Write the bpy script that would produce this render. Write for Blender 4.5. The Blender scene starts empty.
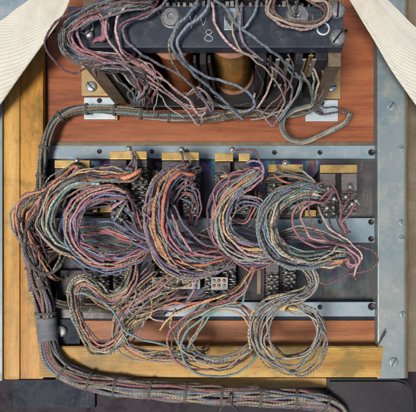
import bpy, bmesh, math, random
from mathutils import Vector, noise as mnoise
R = random.Random(7)
C = bpy.context.scene.collection
# world: x right, y up in the picture, z towards the viewer. All measures in millimetres below, mm = 0.001 m.
CX, CY, D, S = 245.0, 262.0, 480.0, 0.001
def P(px, py, h):
    k = (D - h) / D
    return Vector(((px - CX) * k, (CY - py) * k, h))

# ------------------------------------------------------------------ materials
def newmat(name):
    m = bpy.data.materials.new(name); m.use_nodes = True
    nt = m.node_tree; b = nt.nodes['Principled BSDF']
    return m, nt, b
def N(nt, t, **kw):
    n = nt.nodes.new(t)
    for k, v in kw.items():
        if k.startswith('i_'):
            key = k[2:]
            key = int(key) if key.isdigit() else key.replace('_', ' ')
            n.inputs[key].default_value = v
        else: setattr(n, k, v)
    return n
def mth(nt, op, a, b=None, c=None):
    n = N(nt, 'ShaderNodeMath', operation=op)
    for i, v in enumerate((a, b, c)):
        if v is None: continue
        if isinstance(v, (int, float)): n.inputs[i].default_value = v
        else: nt.links.new(v, n.inputs[i])
    return n.outputs[0]
def mix(nt, f, a, b, mode='MIX'):
    n = N(nt, 'ShaderNodeMix', data_type='RGBA', blend_type=mode)
    for idx, v in ((0, f), (6, a), (7, b)):
        if isinstance(v, (int, float)): n.inputs[idx].default_value = v
        elif isinstance(v, tuple): n.inputs[idx].default_value = (*v[:3], 1)
        else: nt.links.new(v, n.inputs[idx])
    return n.outputs[2]
def nz(nt, scale, detail=4, rough=.55, vec=None, stretch=None, out=0):
    n = N(nt, 'ShaderNodeTexNoise', i_Scale=scale, i_Detail=detail, i_Roughness=rough)
    if vec is None:
        vec = N(nt, 'ShaderNodeTexCoord').outputs['Object']
    if stretch:
        mp = N(nt, 'ShaderNodeMapping'); mp.inputs['Scale'].default_value = stretch
        nt.links.new(vec, mp.inputs['Vector']); vec = mp.outputs[0]
    nt.links.new(vec, n.inputs['Vector'])
    return n.outputs[out]
def ramp(nt, f, p0, p1, smooth=True):
    n = N(nt, 'ShaderNodeMapRange'); n.interpolation_type = 'SMOOTHSTEP' if smooth else 'LINEAR'
    n.inputs[1].default_value = p0; n.inputs[2].default_value = p1
    nt.links.new(f, n.inputs[0]); return n.outputs[0]
def bump(nt, b, hgt, strength=.3, dist=.0005):
    n = N(nt, 'ShaderNodeBump', i_Strength=strength, i_Distance=dist)
    nt.links.new(hgt, n.inputs['Height']); nt.links.new(n.outputs[0], b.inputs['Normal'])

def surf(name, col, col2=None, metal=0, rough=.5, sc=60, stretch=None, dust=(.30, .27, .22), dustamt=.3, bmp=.2, fine=900, spec=.5, dirt=0.35, dirtcol=(.03, .025, .02)):
    """painted or bare surface with a second tone in patches, dust specks, grime and scratches"""
    m, nt, b = newmat(name)
    c = mix(nt, ramp(nt, nz(nt, sc, 5, .6, stretch=stretch), .35, .68), col, col2 or tuple(v * .75 for v in col))
    g = ramp(nt, nz(nt, sc * .45, 6, .7), .5, .75)
    c = mix(nt, mth(nt, 'MULTIPLY', g, dirt), c, dirtcol)
    d = ramp(nt, nz(nt, sc * 2.2, 8, .75), .46, .72)
    sp = ramp(nt, nz(nt, fine, 2, .6), .62, .72)
    dd = mth(nt, 'MULTIPLY', mth(nt, 'MAXIMUM', d, mth(nt, 'MULTIPLY', sp, .8)), dustamt)
    c = mix(nt, dd, c, dust)
    a1 = mth(nt, 'ABSOLUTE', mth(nt, 'SUBTRACT', nz(nt, 1.0, 2, .5, stretch=(220, 16, 20)), .5))
    a2 = mth(nt, 'ABSOLUTE', mth(nt, 'SUBTRACT', nz(nt, 1.0, 2, .5, stretch=(26, 180, 20)), .47))
    sc_ = mth(nt, 'MULTIPLY', ramp(nt, mth(nt, 'MINIMUM', a1, a2), .006, .001), ramp(nt, nz(nt, 45, 3, .6), .52, .62))
    c = mix(nt, mth(nt, 'MULTIPLY', sc_, .32), c, tuple(min(.7, v * 1.6 + .05) for v in dust))
    chip = ramp(nt, nz(nt, sc * 5, 4, .75), .68, .70)
    c = mix(nt, mth(nt, 'MULTIPLY', chip, .7), c, tuple(v * .25 for v in col))
    nt.links.new(c, b.inputs['Base Color'])
    mt = mth(nt, 'MULTIPLY', mth(nt, 'SUBTRACT', 1.0, dd), metal); nt.links.new(mt, b.inputs['Metallic'])
    rr = mth(nt, 'ADD', mth(nt, 'MULTIPLY', d, .3), rough); nt.links.new(rr, b.inputs['Roughness'])
    b.inputs['Specular IOR Level'].default_value = spec
    bump(nt, b, mth(nt, 'ADD', nz(nt, fine, 3, .6), mth(nt, 'MULTIPLY', nz(nt, sc * 1.5, 4), 1.5)), bmp, .0004)
    return m

def wood(name, c1, c2, c3, sc=1.0, along='x', rough=.5, dark=.35, stain=None):
    m, nt, b = newmat(name)
    st = (14, 160, 30) if along == 'x' else (160, 14, 30)
    st = tuple(v * sc for v in st)
    g = nz(nt, 1.0, 8, .62, stretch=st)
    g2 = nz(nt, 1.0, 4, .5, stretch=tuple(v * .22 for v in st))
    c = mix(nt, ramp(nt, g, .34, .66), c1, c2)
    c = mix(nt, ramp(nt, g2, .4, .7), c, c3)
    f = nz(nt, 1.0, 3, .7, stretch=tuple(v * 5 for v in st))
    c = mix(nt, mth(nt, 'MULTIPLY', ramp(nt, f, .52, .7), dark), c, tuple(v * .3 for v in c2))
    if stain:
        c = mix(nt, mth(nt, 'MULTIPLY', ramp(nt, nz(nt, 24, 6, .7), .46, .66), .85), c, stain)
    c = mix(nt, mth(nt, 'MULTIPLY', ramp(nt, nz(nt, 30, 6, .75), .55, .75), .45), c, tuple(v * .35 for v in c2))
    c = mix(nt, mth(nt, 'MULTIPLY', ramp(nt, nz(nt, 420, 3, .7), .62, .7), .45), c, (.05, .03, .02))
    nt.links.new(c, b.inputs['Base Color'])
    b.inputs['Roughness'].default_value = rough; b.inputs['Specular IOR Level'].default_value = .3
    bump(nt, b, mth(nt, 'ADD', f, g), .25, .0004)
    return m

M = {}
M['wood_orange'] = wood('orange_wood', (.28, .088, .036), (.18, .052, .022), (.34, .12, .05), sc=1.3, rough=.5)
M['wood_slat'] = wood('orange_slat_wood', (.30, .105, .036), (.19, .062, .021), (.37, .145, .052), sc=1.5, rough=.5, dark=.5)
M['wood_post'] = wood('amber_post_wood', (.42, .19, .028), (.22, .09, .012), (.52, .28, .06), sc=1.0, along='y', rough=.45, stain=(.14, .10, .02))
M['wood_post_light'] = wood('pale_edge_wood', (.46, .245, .045), (.33, .15, .02), (.60, .38, .12), sc=1.0, along='y', rough=.4, stain=(.24, .15, .04))
M['wood_batten'] = wood('yellow_batten_wood', (.41, .225, .04), (.25, .12, .018), (.52, .33, .09), sc=1.0, rough=.5, stain=(.18, .12, .03))
M['wood_cream'] = wood('cream_strip_wood', (.56, .37, .13), (.40, .24, .07), (.66, .48, .21), sc=1.2, rough=.55)
M['steel_blue'] = surf('blue_grey_steel', (.18, .26, .305), (.24, .31, .35), metal=.15, rough=.42, sc=35, dust=(.40, .38, .34), dustamt=.35, dirt=.3, dirtcol=(.12, .12, .11), bmp=.12)
M['rail_paint'] = surf('blue_grey_rail_paint', (.15, .21, .235), (.22, .265, .275), metal=.2, rough=.42, sc=22, stretch=(1, .4, 1), dust=(.42, .36, .26), dustamt=.35, dirt=.25, dirtcol=(.18, .15, .11), bmp=.12)
M['rail_tan'] = surf('tan_rail_edge', (.23, .165, .095), (.30, .24, .16), metal=.3, rough=.5, sc=25, stretch=(1, .25, 1), dustamt=.3, dirt=.4)  # browner tone for the rolled right side of the rail
M['black_metal'] = surf('black_lacquer', (.008, .008, .011), (.014, .014, .018), spec=.35, rough=.42, sc=50, dust=(.07, .065, .06), dustamt=.12, bmp=.15)
M['plate'] = surf('blue_black_plate', (.010, .016, .028), (.018, .026, .042), rough=.5, sc=40, dust=(.20, .21, .22), dustamt=.18, bmp=.2)
M['navy'] = surf('navy_metal', (.008, .014, .026), (.014, .021, .034), spec=.25, rough=.6, sc=30, dust=(.06, .05, .05), dustamt=.1, bmp=.15)
M['plum'] = surf('plum_dark_floor', (.014, .010, .017), (.022, .016, .022), spec=.2, rough=.6, sc=30, dust=(.05, .04, .04), dustamt=.1)
M['brown_metal'] = surf('brown_bracket', (.13, .095, .06), (.19, .145, .095), metal=.4, rough=.45, sc=45, dust=(.3, .24, .16), dustamt=.35)
M['brass'] = surf('brass', (.50, .35, .12), (.34, .22, .07), metal=.7, rough=.42, sc=60, dust=(.30, .24, .15), dustamt=.5, dirt=.9, dirtcol=(.12, .07, .025), bmp=.08)
M['brass_dull'] = surf('dull_brass', (.42, .31, .15), (.34, .24, .11), metal=.45, rough=.45, sc=60, dust=(.38, .31, .2), dustamt=.4, dirt=.3)
M['zinc'] = surf('zinc_plate', (.46, .56, .62), (.56, .63, .66), metal=.35, rough=.4, sc=60, dust=(.5, .46, .38), dustamt=.3, dirt=.3, dirtcol=(.15, .14, .12))
M['steel_screw'] = surf('screw_steel', (.50, .52, .53), (.36, .38, .40), metal=.8, rough=.35, sc=150, dustamt=.3, dirt=.4)
M['screw_grey'] = surf('grey_screw', (.16, .17, .18), (.24, .25, .25), metal=.5, rough=.5, sc=220, dust=(.3, .29, .27), dustamt=.45, dirt=.4)
M['tag_blue'] = surf('tinned_tag', (.34, .44, .52), (.5, .56, .6), metal=.6, rough=.32, sc=160, dustamt=.3, dirt=.3)
M['lug'] = surf('solder_lug', (.46, .45, .42), (.26, .24, .21), metal=.7, rough=.32, sc=300, dustamt=.4, dirt=.45)
M['solder'] = surf('solder_blob', (.46, .45, .42), (.26, .25, .23), metal=.7, rough=.42, sc=300, dustamt=.25)
M['phenolic'] = surf('black_phenolic', (.022, .022, .026), (.05, .05, .055), rough=.42, sc=120, dust=(.16, .14, .12), dustamt=.3, bmp=.25)
M['phenolic_grey'] = surf('grey_phenolic', (.045, .043, .05), (.07, .066, .072), rough=.45, sc=120, dust=(.2, .18, .16), dustamt=.3)
M['phenolic_face'] = surf('worn_phenolic_face', (.085, .075, .08), (.12, .105, .105), rough=.45, sc=60, dust=(.22, .19, .17), dustamt=.35)
M['copper'] = surf('copper_winding', (.70, .27, .10), (.48, .16, .06), metal=.8, rough=.26, sc=40, dust=(.4, .22, .12), dustamt=.12, dirt=.15)
M['gold_coil'] = surf('amber_winding', (.90, .50, .15), (.66, .31, .08), metal=.8, rough=.24, sc=40, dust=(.45, .3, .15), dustamt=.12, dirt=.15)
M['flange'] = surf('salmon_flange', (.30, .13, .075), (.20, .09, .05), rough=.5, sc=60, dustamt=.3)
M['chalk'] = surf('chalk', (.33, .37, .40), (.24, .28, .31), rough=.8, sc=400, dust=(.05, .06, .08), dustamt=.5, dirt=.1)
M['tape'] = surf('grey_tape', (.11, .12, .135), (.15, .155, .17), rough=.7, sc=70, dustamt=.35, bmp=.5)
M['lacing'] = surf('waxed_lacing', (.07, .065, .06), (.12, .11, .09), rough=.6, sc=200, dustamt=.3)
M['ring_white'] = surf('pale_ring_terminal', (.55, .54, .48), (.42, .40, .34), metal=.5, rough=.4, sc=200, dustamt=.4)

# panel with heat-tinted rainbow sheen in patches
def iris():
    m, nt, b = newmat('tinted_steel_panel')
    n1 = nz(nt, 1.0, 3, .5, stretch=(52, 12, 10))
    cr = N(nt, 'ShaderNodeValToRGB'); nt.links.new(n1, cr.inputs[0])
    e = cr.color_ramp; e.elements[0].position = .30; e.elements[0].color = (.020, .018, .022, 1)
    e.elements[1].position = .78; e.elements[1].color = (.03, .028, .03, 1)
    for p, c in ((.42, (.035, .03, .04)), (.47, (.26, .07, .40)), (.51, (.06, .20, .62)), (.55, (.16, .50, .55)), (.58, (.55, .50, .22)), (.62, (.36, .10, .30)), (.67, (.035, .035, .045))):
        x = e.elements.new(p); x.color = (*c, 1)
    tc = N(nt, 'ShaderNodeTexCoord'); sx = N(nt, 'ShaderNodeSeparateXYZ'); nt.links.new(tc.outputs['Object'], sx.inputs[0])
    # tint is strongest along the panel's upper edge, where it was heated
    up = ramp(nt, sx.outputs[1], .045, .095)
    c = mix(nt, mth(nt, 'ADD', mth(nt, 'MULTIPLY', up, .75), .06), (.045, .05, .052), cr.outputs[0])
    c = mix(nt, mth(nt, 'MULTIPLY', ramp(nt, nz(nt, 1.0, 5, .6, stretch=(45, 12, 1)), .48, .75), .35), c, (.16, .21, .20))  # greenish grey reflections painted into the panel colour as streaks
    c = mix(nt, mth(nt, 'MULTIPLY', ramp(nt, nz(nt, 900, 3, .7), .6, .7), .35), c, (.25, .23, .2))
    nt.links.new(c, b.inputs['Base Color']); b.inputs['Metallic'].default_value = .45
    nt.links.new(ramp(nt, nz(nt, 60, 5, .6), .1, 1.4, False), b.inputs['Roughness'])
    return m
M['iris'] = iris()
M['panel_grey'] = surf('grey_brown_panel', (.055, .05, .055), (.085, .08, .08), metal=.3, rough=.42, sc=25, stretch=(2, .5, 1), dust=(.2, .19, .17), dustamt=.3)

def cloth_wire(name, a, bcol, pitch=7.0, width=.35, turns=1, dirt=.35, k=1.0):
    m, nt, b = newmat(name)
    uv = N(nt, 'ShaderNodeTexCoord').outputs['UV']
    s = N(nt, 'ShaderNodeSeparateXYZ'); nt.links.new(uv, s.inputs[0])
    U, V = s.outputs[0], s.outputs[1]
    def helix(p, n, sg=1):
        return mth(nt, 'FRACT', mth(nt, 'ADD', mth(nt, 'MULTIPLY', V, sg / p), mth(nt, 'MULTIPLY', U, float(n))))
    pitch *= .66; h = helix(pitch, turns)
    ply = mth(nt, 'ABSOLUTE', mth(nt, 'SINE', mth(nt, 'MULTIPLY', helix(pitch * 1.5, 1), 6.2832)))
    tri = mth(nt, 'ABSOLUTE', mth(nt, 'SUBTRACT', h, .5))
    jit = mth(nt, 'MULTIPLY', mth(nt, 'SUBTRACT', nz(nt, 500, 3, .7), .5), .45)
    # woven tracer is broken up where the cloth is worn
    wear = ramp(nt, nz(nt, 110, 3, .6), .62, .45)
    msk = ramp(nt, mth(nt, 'ADD', tri, jit), width / 2 + .05, width / 2 - .05)
    wa = mth(nt, 'SINE', mth(nt, 'MULTIPLY', helix(1.5, 5), 6.2832))
    wb = mth(nt, 'SINE', mth(nt, 'MULTIPLY', helix(1.5, 5, -1), 6.2832))
    wv = mth(nt, 'MULTIPLY', wa, wb)
    def calm(c, o):
        g_ = sum(c) / 3; c = [max(.01, v + (g_ - v) * .04) for v in c]; c = [v + (w_ - v) * .2 for v, w_ in zip(c, o)]
        return tuple(min(.9, v * k) for v in c)
    a, bcol = calm(a, bcol), calm(bcol, a)
    c = mix(nt, mth(nt, 'MULTIPLY', msk, mth(nt, 'ADD', mth(nt, 'MULTIPLY', wear, .65), .3)), a, bcol)
    c = mix(nt, ramp(nt, wv, -.2, 1.0), c, mix(nt, .3, c, (.02, .02, .02)))
    c = mix(nt, mth(nt, 'MULTIPLY', mth(nt, 'SUBTRACT', 1.0, ply), .2), c, mix(nt, .65, c, (.02, .018, .015)))  # darkening in the ply grooves, put into the colour
    oi = N(nt, 'ShaderNodeObjectInfo').outputs['Random']
    hs = N(nt, 'ShaderNodeHueSaturation'); nt.links.new(c, hs.inputs['Color'])
    nt.links.new(mth(nt, 'ADD', mth(nt, 'MULTIPLY', oi, .75), .55), hs.inputs['Value'])
    nt.links.new(mth(nt, 'ADD', mth(nt, 'MULTIPLY', oi, .03), .485), hs.inputs['Hue'])
    c = hs.outputs[0]
    c = mix(nt, mth(nt, 'MULTIPLY', ramp(nt, nz(nt, 70, 5, .7), .48, .72), dirt), c, (.05, .04, .032))
    c = mix(nt, mth(nt, 'MULTIPLY', ramp(nt, nz(nt, 210, 6, .75), .50, .72), .45), c, (.42, .38, .32))
    c = mix(nt, mth(nt, 'MULTIPLY', ramp(nt, nz(nt, 1500, 2, .7), .60, .68), .5), c, (.48, .46, .42))
    nt.links.new(c, b.inputs['Base Color']); b.inputs['Roughness'].default_value = .5
    b.inputs['Specular IOR Level'].default_value = .5
    bump(nt, b, mth(nt, 'ADD', mth(nt, 'MULTIPLY', ply, .9), mth(nt, 'ADD', mth(nt, 'MULTIPLY', wv, .5), mth(nt, 'MULTIPLY', nz(nt, 2500, 2), 1.0))), .8, .0003)
    return m
# style: colour words, material
ST = {
 'bluegrey': ('dusty blue grey', (.13, .19, .25), (.26, .31, .35), 6, .4),
 'grey': ('dusty grey', (.24, .24, .24), (.36, .34, .31), 5, .4),
 'greydash': ('grey and black dashed', (.42, .40, .37), (.05, .05, .055), 4.2, .42),
 'fleck': ('white with red flecks', (.66, .56, .53), (.42, .07, .10), 5.5, .3),
 'pinkblue': ('pink and blue flecked', (.44, .30, .34), (.12, .18, .34), 6, .38),
 'pink': ('dusty pink', (.46, .17, .22), (.56, .36, .38), 5, .35),
 'rose': ('rose red', (.42, .10, .14), (.50, .24, .26), 6, .4),
 'maroon': ('dark maroon', (.16, .055, .075), (.26, .14, .15), 5, .35),
 'creamdash': ('cream and dark dashed', (.62, .49, .29), (.05, .05, .065), 5.5, .42),
 'creamred': ('cream and red dashed', (.66, .46, .22), (.42, .09, .06), 5.5, .4),
 'cream': ('dusty cream', (.60, .51, .36), (.46, .38, .28), 6, .3),
 'orange': ('bright salmon orange', (.68, .17, .085), (.72, .28, .17), 5, .4),
 'teal': ('dull teal', (.13, .27, .26), (.27, .38, .35), 5, .4),
 'tealcream': ('teal and cream dashed', (.13, .28, .26), (.60, .54, .38), 5.5, .45),
 'purple': ('dull purple', (.19, .13, .23), (.34, .25, .35), 5, .4),
 'lilac': ('pale lilac', (.38, .30, .38), (.24, .16, .28), 5.5, .4),
 'blue': ('faded blue', (.11, .19, .36), (.26, .34, .46), 5, .4),
 'brown': ('reddish brown', (.26, .13, .09), (.36, .25, .19), 5, .4),
 'dark': ('nearly black', (.035, .034, .04), (.10, .09, .09), 5, .3),
 'darkdash': ('dark with cream dashes', (.055, .055, .065), (.52, .45, .28), 5.5, .35),
 'bluedash': ('blue with cream dashes', (.10, .17, .30), (.58, .52, .38), 5.5, .35),
 'white': ('off white', (.60, .57, .51), (.46, .42, .40), 6, .35),
 'olive': ('dark green and yellow', (.075, .10, .07), (.42, .36, .13), 5, .35),
}
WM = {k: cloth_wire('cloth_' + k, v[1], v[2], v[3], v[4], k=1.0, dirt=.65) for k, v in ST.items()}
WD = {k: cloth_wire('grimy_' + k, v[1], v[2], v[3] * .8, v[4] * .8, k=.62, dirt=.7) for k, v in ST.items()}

def webbing():
    m, nt, b = newmat('cotton_webbing')
    uv = N(nt, 'ShaderNodeTexCoord').outputs['UV']
    s = N(nt, 'ShaderNodeSeparateXYZ'); nt.links.new(uv, s.inputs[0]); U, V = s.outputs[0], s.outputs[1]
    w = nz(nt, 90, 3, .5); wj = mth(nt, 'MULTIPLY', w, .8)
    d = mth(nt, 'SINE', mth(nt, 'MULTIPLY', mth(nt, 'ADD', mth(nt, 'ADD', mth(nt, 'MULTIPLY', U, 1.0), mth(nt, 'MULTIPLY', V, .3)), wj), 6.2832 / 1.7))
    e = mth(nt, 'SINE', mth(nt, 'MULTIPLY', V, 6.2832 / .85))
    t = mth(nt, 'ADD', d, mth(nt, 'MULTIPLY', e, .5))
    c = mix(nt, ramp(nt, t, -1.3, .6), (.47, .455, .385), (.585, .575, .50))
    c = mix(nt, mth(nt, 'MULTIPLY', ramp(nt, nz(nt, 25, 5, .65), .5, .75), .4), c, (.50, .40, .28))
    c = mix(nt, mth(nt, 'MULTIPLY', ramp(nt, nz(nt, 260, 4, .7), .56, .72), .35), c, (.33, .27, .2))
    c = mix(nt, mth(nt, 'MULTIPLY', ramp(nt, nz(nt, 12, 6, .7), .5, .7), .35), c, (.36, .34, .27))
    nt.links.new(c, b.inputs['Base Color']); b.inputs['Roughness'].default_value = .85
    b.inputs['Sheen Weight'].default_value = .3
    bump(nt, b, mth(nt, 'ADD', t, nz(nt, 1500, 2)), .35, .00012)
    return m
M['webbing'] = webbing()

# ------------------------------------------------------------------ mesh helpers (mm in, metres out)
class MB:
    def __init__(s): s.v, s.f, s.uv = [], [], []
    def add(s, v, f, uv=None):
        o = len(s.v); s.v += [tuple(p) for p in v]; s.f += [tuple(i + o for i in q) for q in f]
        s.uv += uv if uv else [[(0, 0)] * len(q) for q in f]
        return s
    def build(s, name, mat, parent=None, smooth=False, loc=None):
        loc = Vector(loc) if loc is not None else Vector((0, 0, 0))
        me = bpy.data.meshes.new(name)
        me.from_pydata([((x - loc.x) * S, (y - loc.y) * S, (z - loc.z) * S) for x, y, z in s.v], [], s.f)
        ul = me.uv_layers.new(name='UVMap'); k = 0
        for q in s.uv:
            for c in q: ul.data[k].uv = c; k += 1
        me.materials.append(mat)
        if smooth: me.polygons.foreach_set('use_smooth', [True] * len(me.polygons))
        o = bpy.data.objects.new(name, me); C.objects.link(o)
        o.location = loc * S
        if parent is not None:
            o.parent = parent; w_ = Vector((0, 0, 0)); p_ = parent
            while p_ is not None: w_ = w_ + p_.location; p_ = p_.parent
            o.location = (loc * S) - w_
        return o
def from_bm(mb, bm):
    bm.verts.index_update()
    mb.add([v.co[:] for v in bm.verts], [[v.index for v in f.verts] for f in bm.faces]); bm.free()
def box(mb, x0, x1, y0, y1, z0, z1, bev=.4, seg=2):
    bm = bmesh.new(); bmesh.ops.create_cube(bm, size=1)
    for v in bm.verts:
        v.co = Vector(((x0 + x1) / 2 + v.co.x * abs(x1 - x0), (y0 + y1) / 2 + v.co.y * abs(y1 - y0), (z0 + z1) / 2 + v.co.z * abs(z1 - z0)))
    if bev > 0: bmesh.ops.bevel(bm, geom=bm.edges[:], offset=bev, segments=seg, affect='EDGES', profile=.7)
    from_bm(mb, bm); return mb
def pbox(mb, px0, py0, px1, py1, z0, z1, bev=.4):
    """box whose front face (height z1) fills the given picture rectangle"""
    a, b = P(px0, py0, z1), P(px1, py1, z1)
    return box(mb, a.x, b.x, b.y, a.y, z0, z1, bev)
def lathe(mb, c, prof, n=28, axis='z'):
    v, f = [], []
    for r, z in prof:
        for i in range(n):
            t = 2 * math.pi * i / n; x, y = r * math.cos(t), r * math.sin(t)
            if axis == 'z': v.append((c[0] + x, c[1] + y, c[2] + z))
            else: v.append((c[0] + x, c[1] + z, c[2] + y))
    m = len(prof)
    for j in range(m - 1):
        for i in range(n):
            f.append((j * n + i, j * n + (i + 1) % n, (j + 1) * n + (i + 1) % n, (j + 1) * n + i))
    f.append(tuple(range(n))[::-1]); f.append(tuple((m - 1) * n + i for i in range(n)))
    return mb.add(v, f)
def smooth_noise(seed, t, f=1.0):
    q = random.Random(seed); s = 0
    for k in range(3):
        s += math.sin(t * f * (1 + k * .8) * (.8 + .4 * q.random()) + q.random() * 6.28) / (1 + k * .6)
    return s / 2
def catmull(pts, step=2.0):
    pts = [Vector(p) for p in pts]
    if len(pts) == 2: pts = [pts[0], pts[0].lerp(pts[1], .5), pts[1]]
    q = [pts[0] * 2 - pts[1]] + pts + [pts[-1] * 2 - pts[-2]]
    out = []
    for i in range(1, len(q) - 2):
        p0, p1, p2, p3 = q[i - 1:i + 3]
        a = .5
        t0 = 0; t1 = t0 + max(.05, (p1 - p0).length ** a); t2 = t1 + max(.05, (p2 - p1).length ** a); t3 = t2 + max(.05, (p3 - p2).length ** a)
        n = max(2, int((p2 - p1).length / step))
        for k in range(n):
            t = t1 + (t2 - t1) * k / n
            A1 = p0 * ((t1 - t) / (t1 - t0)) + p1 * ((t - t0) / (t1 - t0)); A2 = p1 * ((t2 - t) / (t2 - t1)) + p2 * ((t - t1) / (t2 - t1)); A3 = p2 * ((t3 - t) / (t3 - t2)) + p3 * ((t - t2) / (t3 - t2))
            B1 = A1 * ((t2 - t) / (t2 - t0)) + A2 * ((t - t0) / (t2 - t0)); B2 = A2 * ((t3 - t) / (t3 - t1)) + A3 * ((t - t1) / (t3 - t1))
            out.append(B1 * ((t2 - t) / (t2 - t1)) + B2 * ((t - t1) / (t2 - t1)))
    out.append(q[-2]); return out
def tube(mb, pts, r, n=9, seed=0, rough=.05, taper=True):
    """sweep a round section along pts (mm)"""
    m = len(pts); T = []
    for i in range(m):
        a = pts[max(0, i - 1)]; b = pts[min(m - 1, i + 1)]; d = b - a
        T.append(d.normalized() if d.length > 1e-6 else Vector((0, 0, 1)))
    up = Vector((0, 0, 1)) if abs(T[0].z) < .9 else Vector((1, 0, 0))
    nrm = (up - T[0] * up.dot(T[0])).normalized(); v, f, uv = [], [], []; L = [0.0]
    for i in range(1, m): L.append(L[-1] + (pts[i] - pts[i - 1]).length)
    rng = random.Random(seed); ph = rng.random() * 9
    for i in range(m):
        nrm = (nrm - T[i] * nrm.dot(T[i]))
        nrm = nrm.normalized() if nrm.length > 1e-6 else T[i].orthogonal().normalized()
        bn = T[i].cross(nrm); rr = r * (1 + rough * math.sin(L[i] * .45 + ph) + rough * math.sin(L[i] * 1.1 + ph * 2))
        for k in range(n):
            a = 2 * math.pi * k / n
            v.append(pts[i] + (nrm * math.cos(a) + bn * math.sin(a)) * rr)
    for i in range(m - 1):
        for k in range(n):
            k2 = (k + 1) % n
            f.append((i * n + k, i * n + k2, (i + 1) * n + k2, (i + 1) * n + k))
            uv.append([(k / n, L[i]), ((k + 1) / n, L[i]), ((k + 1) / n, L[i + 1]), (k / n, L[i + 1])])
    f.append(tuple(range(n))[::-1]); uv.append([(0, 0)] * n)
    f.append(tuple((m - 1) * n + k for k in range(n))); uv.append([(0, L[-1])] * n)
    return mb.add(v, f, uv)

def tag(o, label=None, cat=None, group=None, kind=None):
    if label: o['label'] = label
    if cat: o['category'] = cat
    if group: o['group'] = group
    if kind: o['kind'] = kind
    return o
def thing(name, loc, label, cat, group=None):
    o = bpy.data.objects.new(name, None); C.objects.link(o); o.location = Vector(loc) * S
    o.empty_display_size = .01
    return tag(o, label, cat, group)

# ------------------------------------------------------------------ setting
mb = MB(); box(mb, -900, 900, -900, 900, -44, -40, 0)
tag(mb.build('ground', M['plum']), kind='structure')

def panel(name, rect, z0, z1, mat, label, cat='panel', bev=.8, group=None):
    mb = MB(); pbox(mb, *rect, z0, z1, bev)
    a = P((rect[0] + rect[2]) / 2, (rect[1] + rect[3]) / 2, z1)
    return tag(mb.build(name, M[mat], loc=(a.x, a.y, z0)), label, cat, group)

def screw(c, r, mat, parent=None, name='screw', ang=.5, dome=.35, slot=.22, washer=None, hgt=None):
    """slotted round head screw, head centre on the surface at c (mm)"""
    hgt = hgt or r * .55; mb = MB()
    n = 32; prof = [(r * .96, 0), (r, hgt * .2), (r, hgt * .5), (r * .9, hgt * .82), (r * .62, hgt * .97), (r * .3, hgt * 1.0)]
    bm = bmesh.new(); tmp = MB(); lathe(tmp, (0, 0, 0), prof, n)
    vs = [bm.verts.new(v) for v in tmp.v]
    for q in tmp.f: bm.faces.new([vs[i] for i in q])
    from_bm(mb, bm)
    ca, sa = math.cos(ang), math.sin(ang)
    mb.v = [(c[0] + x * ca - y * sa, c[1] + x * sa + y * ca, c[2] + z) for x, y, z in mb.v]
    o = mb.build(name, mat, parent, smooth=False, loc=c)
    for p in o.data.polygons: p.use_smooth = True
    # the slot is a dark bar let into the head
    sb = MB(); box(sb, -r * .93, r * .93, -r * slot / 2, r * slot / 2, hgt * .55, hgt * 1.03, 0)
    sb.v = [(c[0] + x * ca - y * sa, c[1] + x * sa + y * ca, c[2] + z) for x, y, z in sb.v]
    s = sb.build('slot', M['black_metal'], o, loc=c)
    if washer:
        wb = MB(); lathe(wb, (c[0], c[1], c[2] - .2), [(washer, 0), (washer, .6), (washer * .6, .6), (washer * .6, .2)], 28)
        wb.build('washer', M['zinc'], o, loc=c, smooth=False)
    return o
def fix(px, py, z, r, mat, label, ang=.5, washer=None, group=None, name='screw'):
    a = P(px, py, z); o = screw((a.x, a.y, z), r, M[mat], ang=ang, washer=washer, name=name)
    return tag(o, label, 'screw', group)

panel('wooden_board', (44, -14, 377.5, 145), -9, 0, 'wood_orange', 'large orange brown wooden board behind the black transformer', 'board', .6)
# the left post: amber board, pale rounded edge
post = thing('wooden_post', P(24, 200, 0), 'amber varnished wooden post with pale rounded edge along left side', 'post')
mb = MB(); pbox(mb, 20, -14, 43, 379, -20, 9, 1.0); mb.build('board', M['wood_post'], post)
mb = MB(); pbox(mb, 3, -14, 19.6, 380, -20, 11, 3.4); mb.build('edge_board', M['wood_post_light'], post)
# metal frame
panel('steel_strip', (-26, -20, 2.2, 381), -20, 13, 'rail_paint', 'narrow blue grey steel strip at the far left edge', 'metal strip')
panel('steel_corner', (-30, -20, 30, 30), 14, 15.5, 'steel_blue', 'shiny blue steel corner showing above the left strap', 'metal plate')
panel('gap_strip', (42.5, -14, 46, 345), -12, 3, 'navy', 'thin dark blue strip filling the dark gap between amber post and orange board', 'metal strip', .3)  # dark blue strip stands in for the dark gap beside the post

rail = thing('steel_rail', P(392, 206, 0), 'tall blue grey steel rail with tan rolled edge on right', 'rail')
mb = MB(); _unused = [(377, 12), (377, 13.4), (378, 14), (396, 14), (401, 13.6), (404, 11.5), (406.5, 7.5), (408, 2), (409, -8), (410, -20)]
def extrude_y(mb, prof, y0, y1, segs=1):
    v, f = [], []; n = len(prof)
    for j in range(segs + 1):
        y = y0 + (y1 - y0) * j / segs
        for x, z in prof: v.append((x, y, z))
    for j in range(segs):
        for i in range(n - 1): f.append((j * n + i, j * n + i + 1, (j + 1) * n + i + 1, (j + 1) * n + i))
    return mb.add(v, f)
def X(px, h=14): return (px - CX) * (D - h) / D
y0, y1 = -113, 290
extrude_y(mb, [(X(377.4), -20), (X(377.4), 13), (X(377.9), 13.9), (X(379), 14.2), (X(403.5), 14.2), (X(405), 13.8)], y0, y1)
o = mb.build('rail_face', M['rail_paint'], rail, smooth=False)
mb = MB(); extrude_y(mb, [(X(405), 13.8), (X(407.5), 12.6), (X(409.5), 10.2), (X(411), 6), (X(412), 0), (X(413), -14), (X(440), -16)], y0, y1)
mb.build('rolled_edge', M['rail_tan'], rail, smooth=True)
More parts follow.
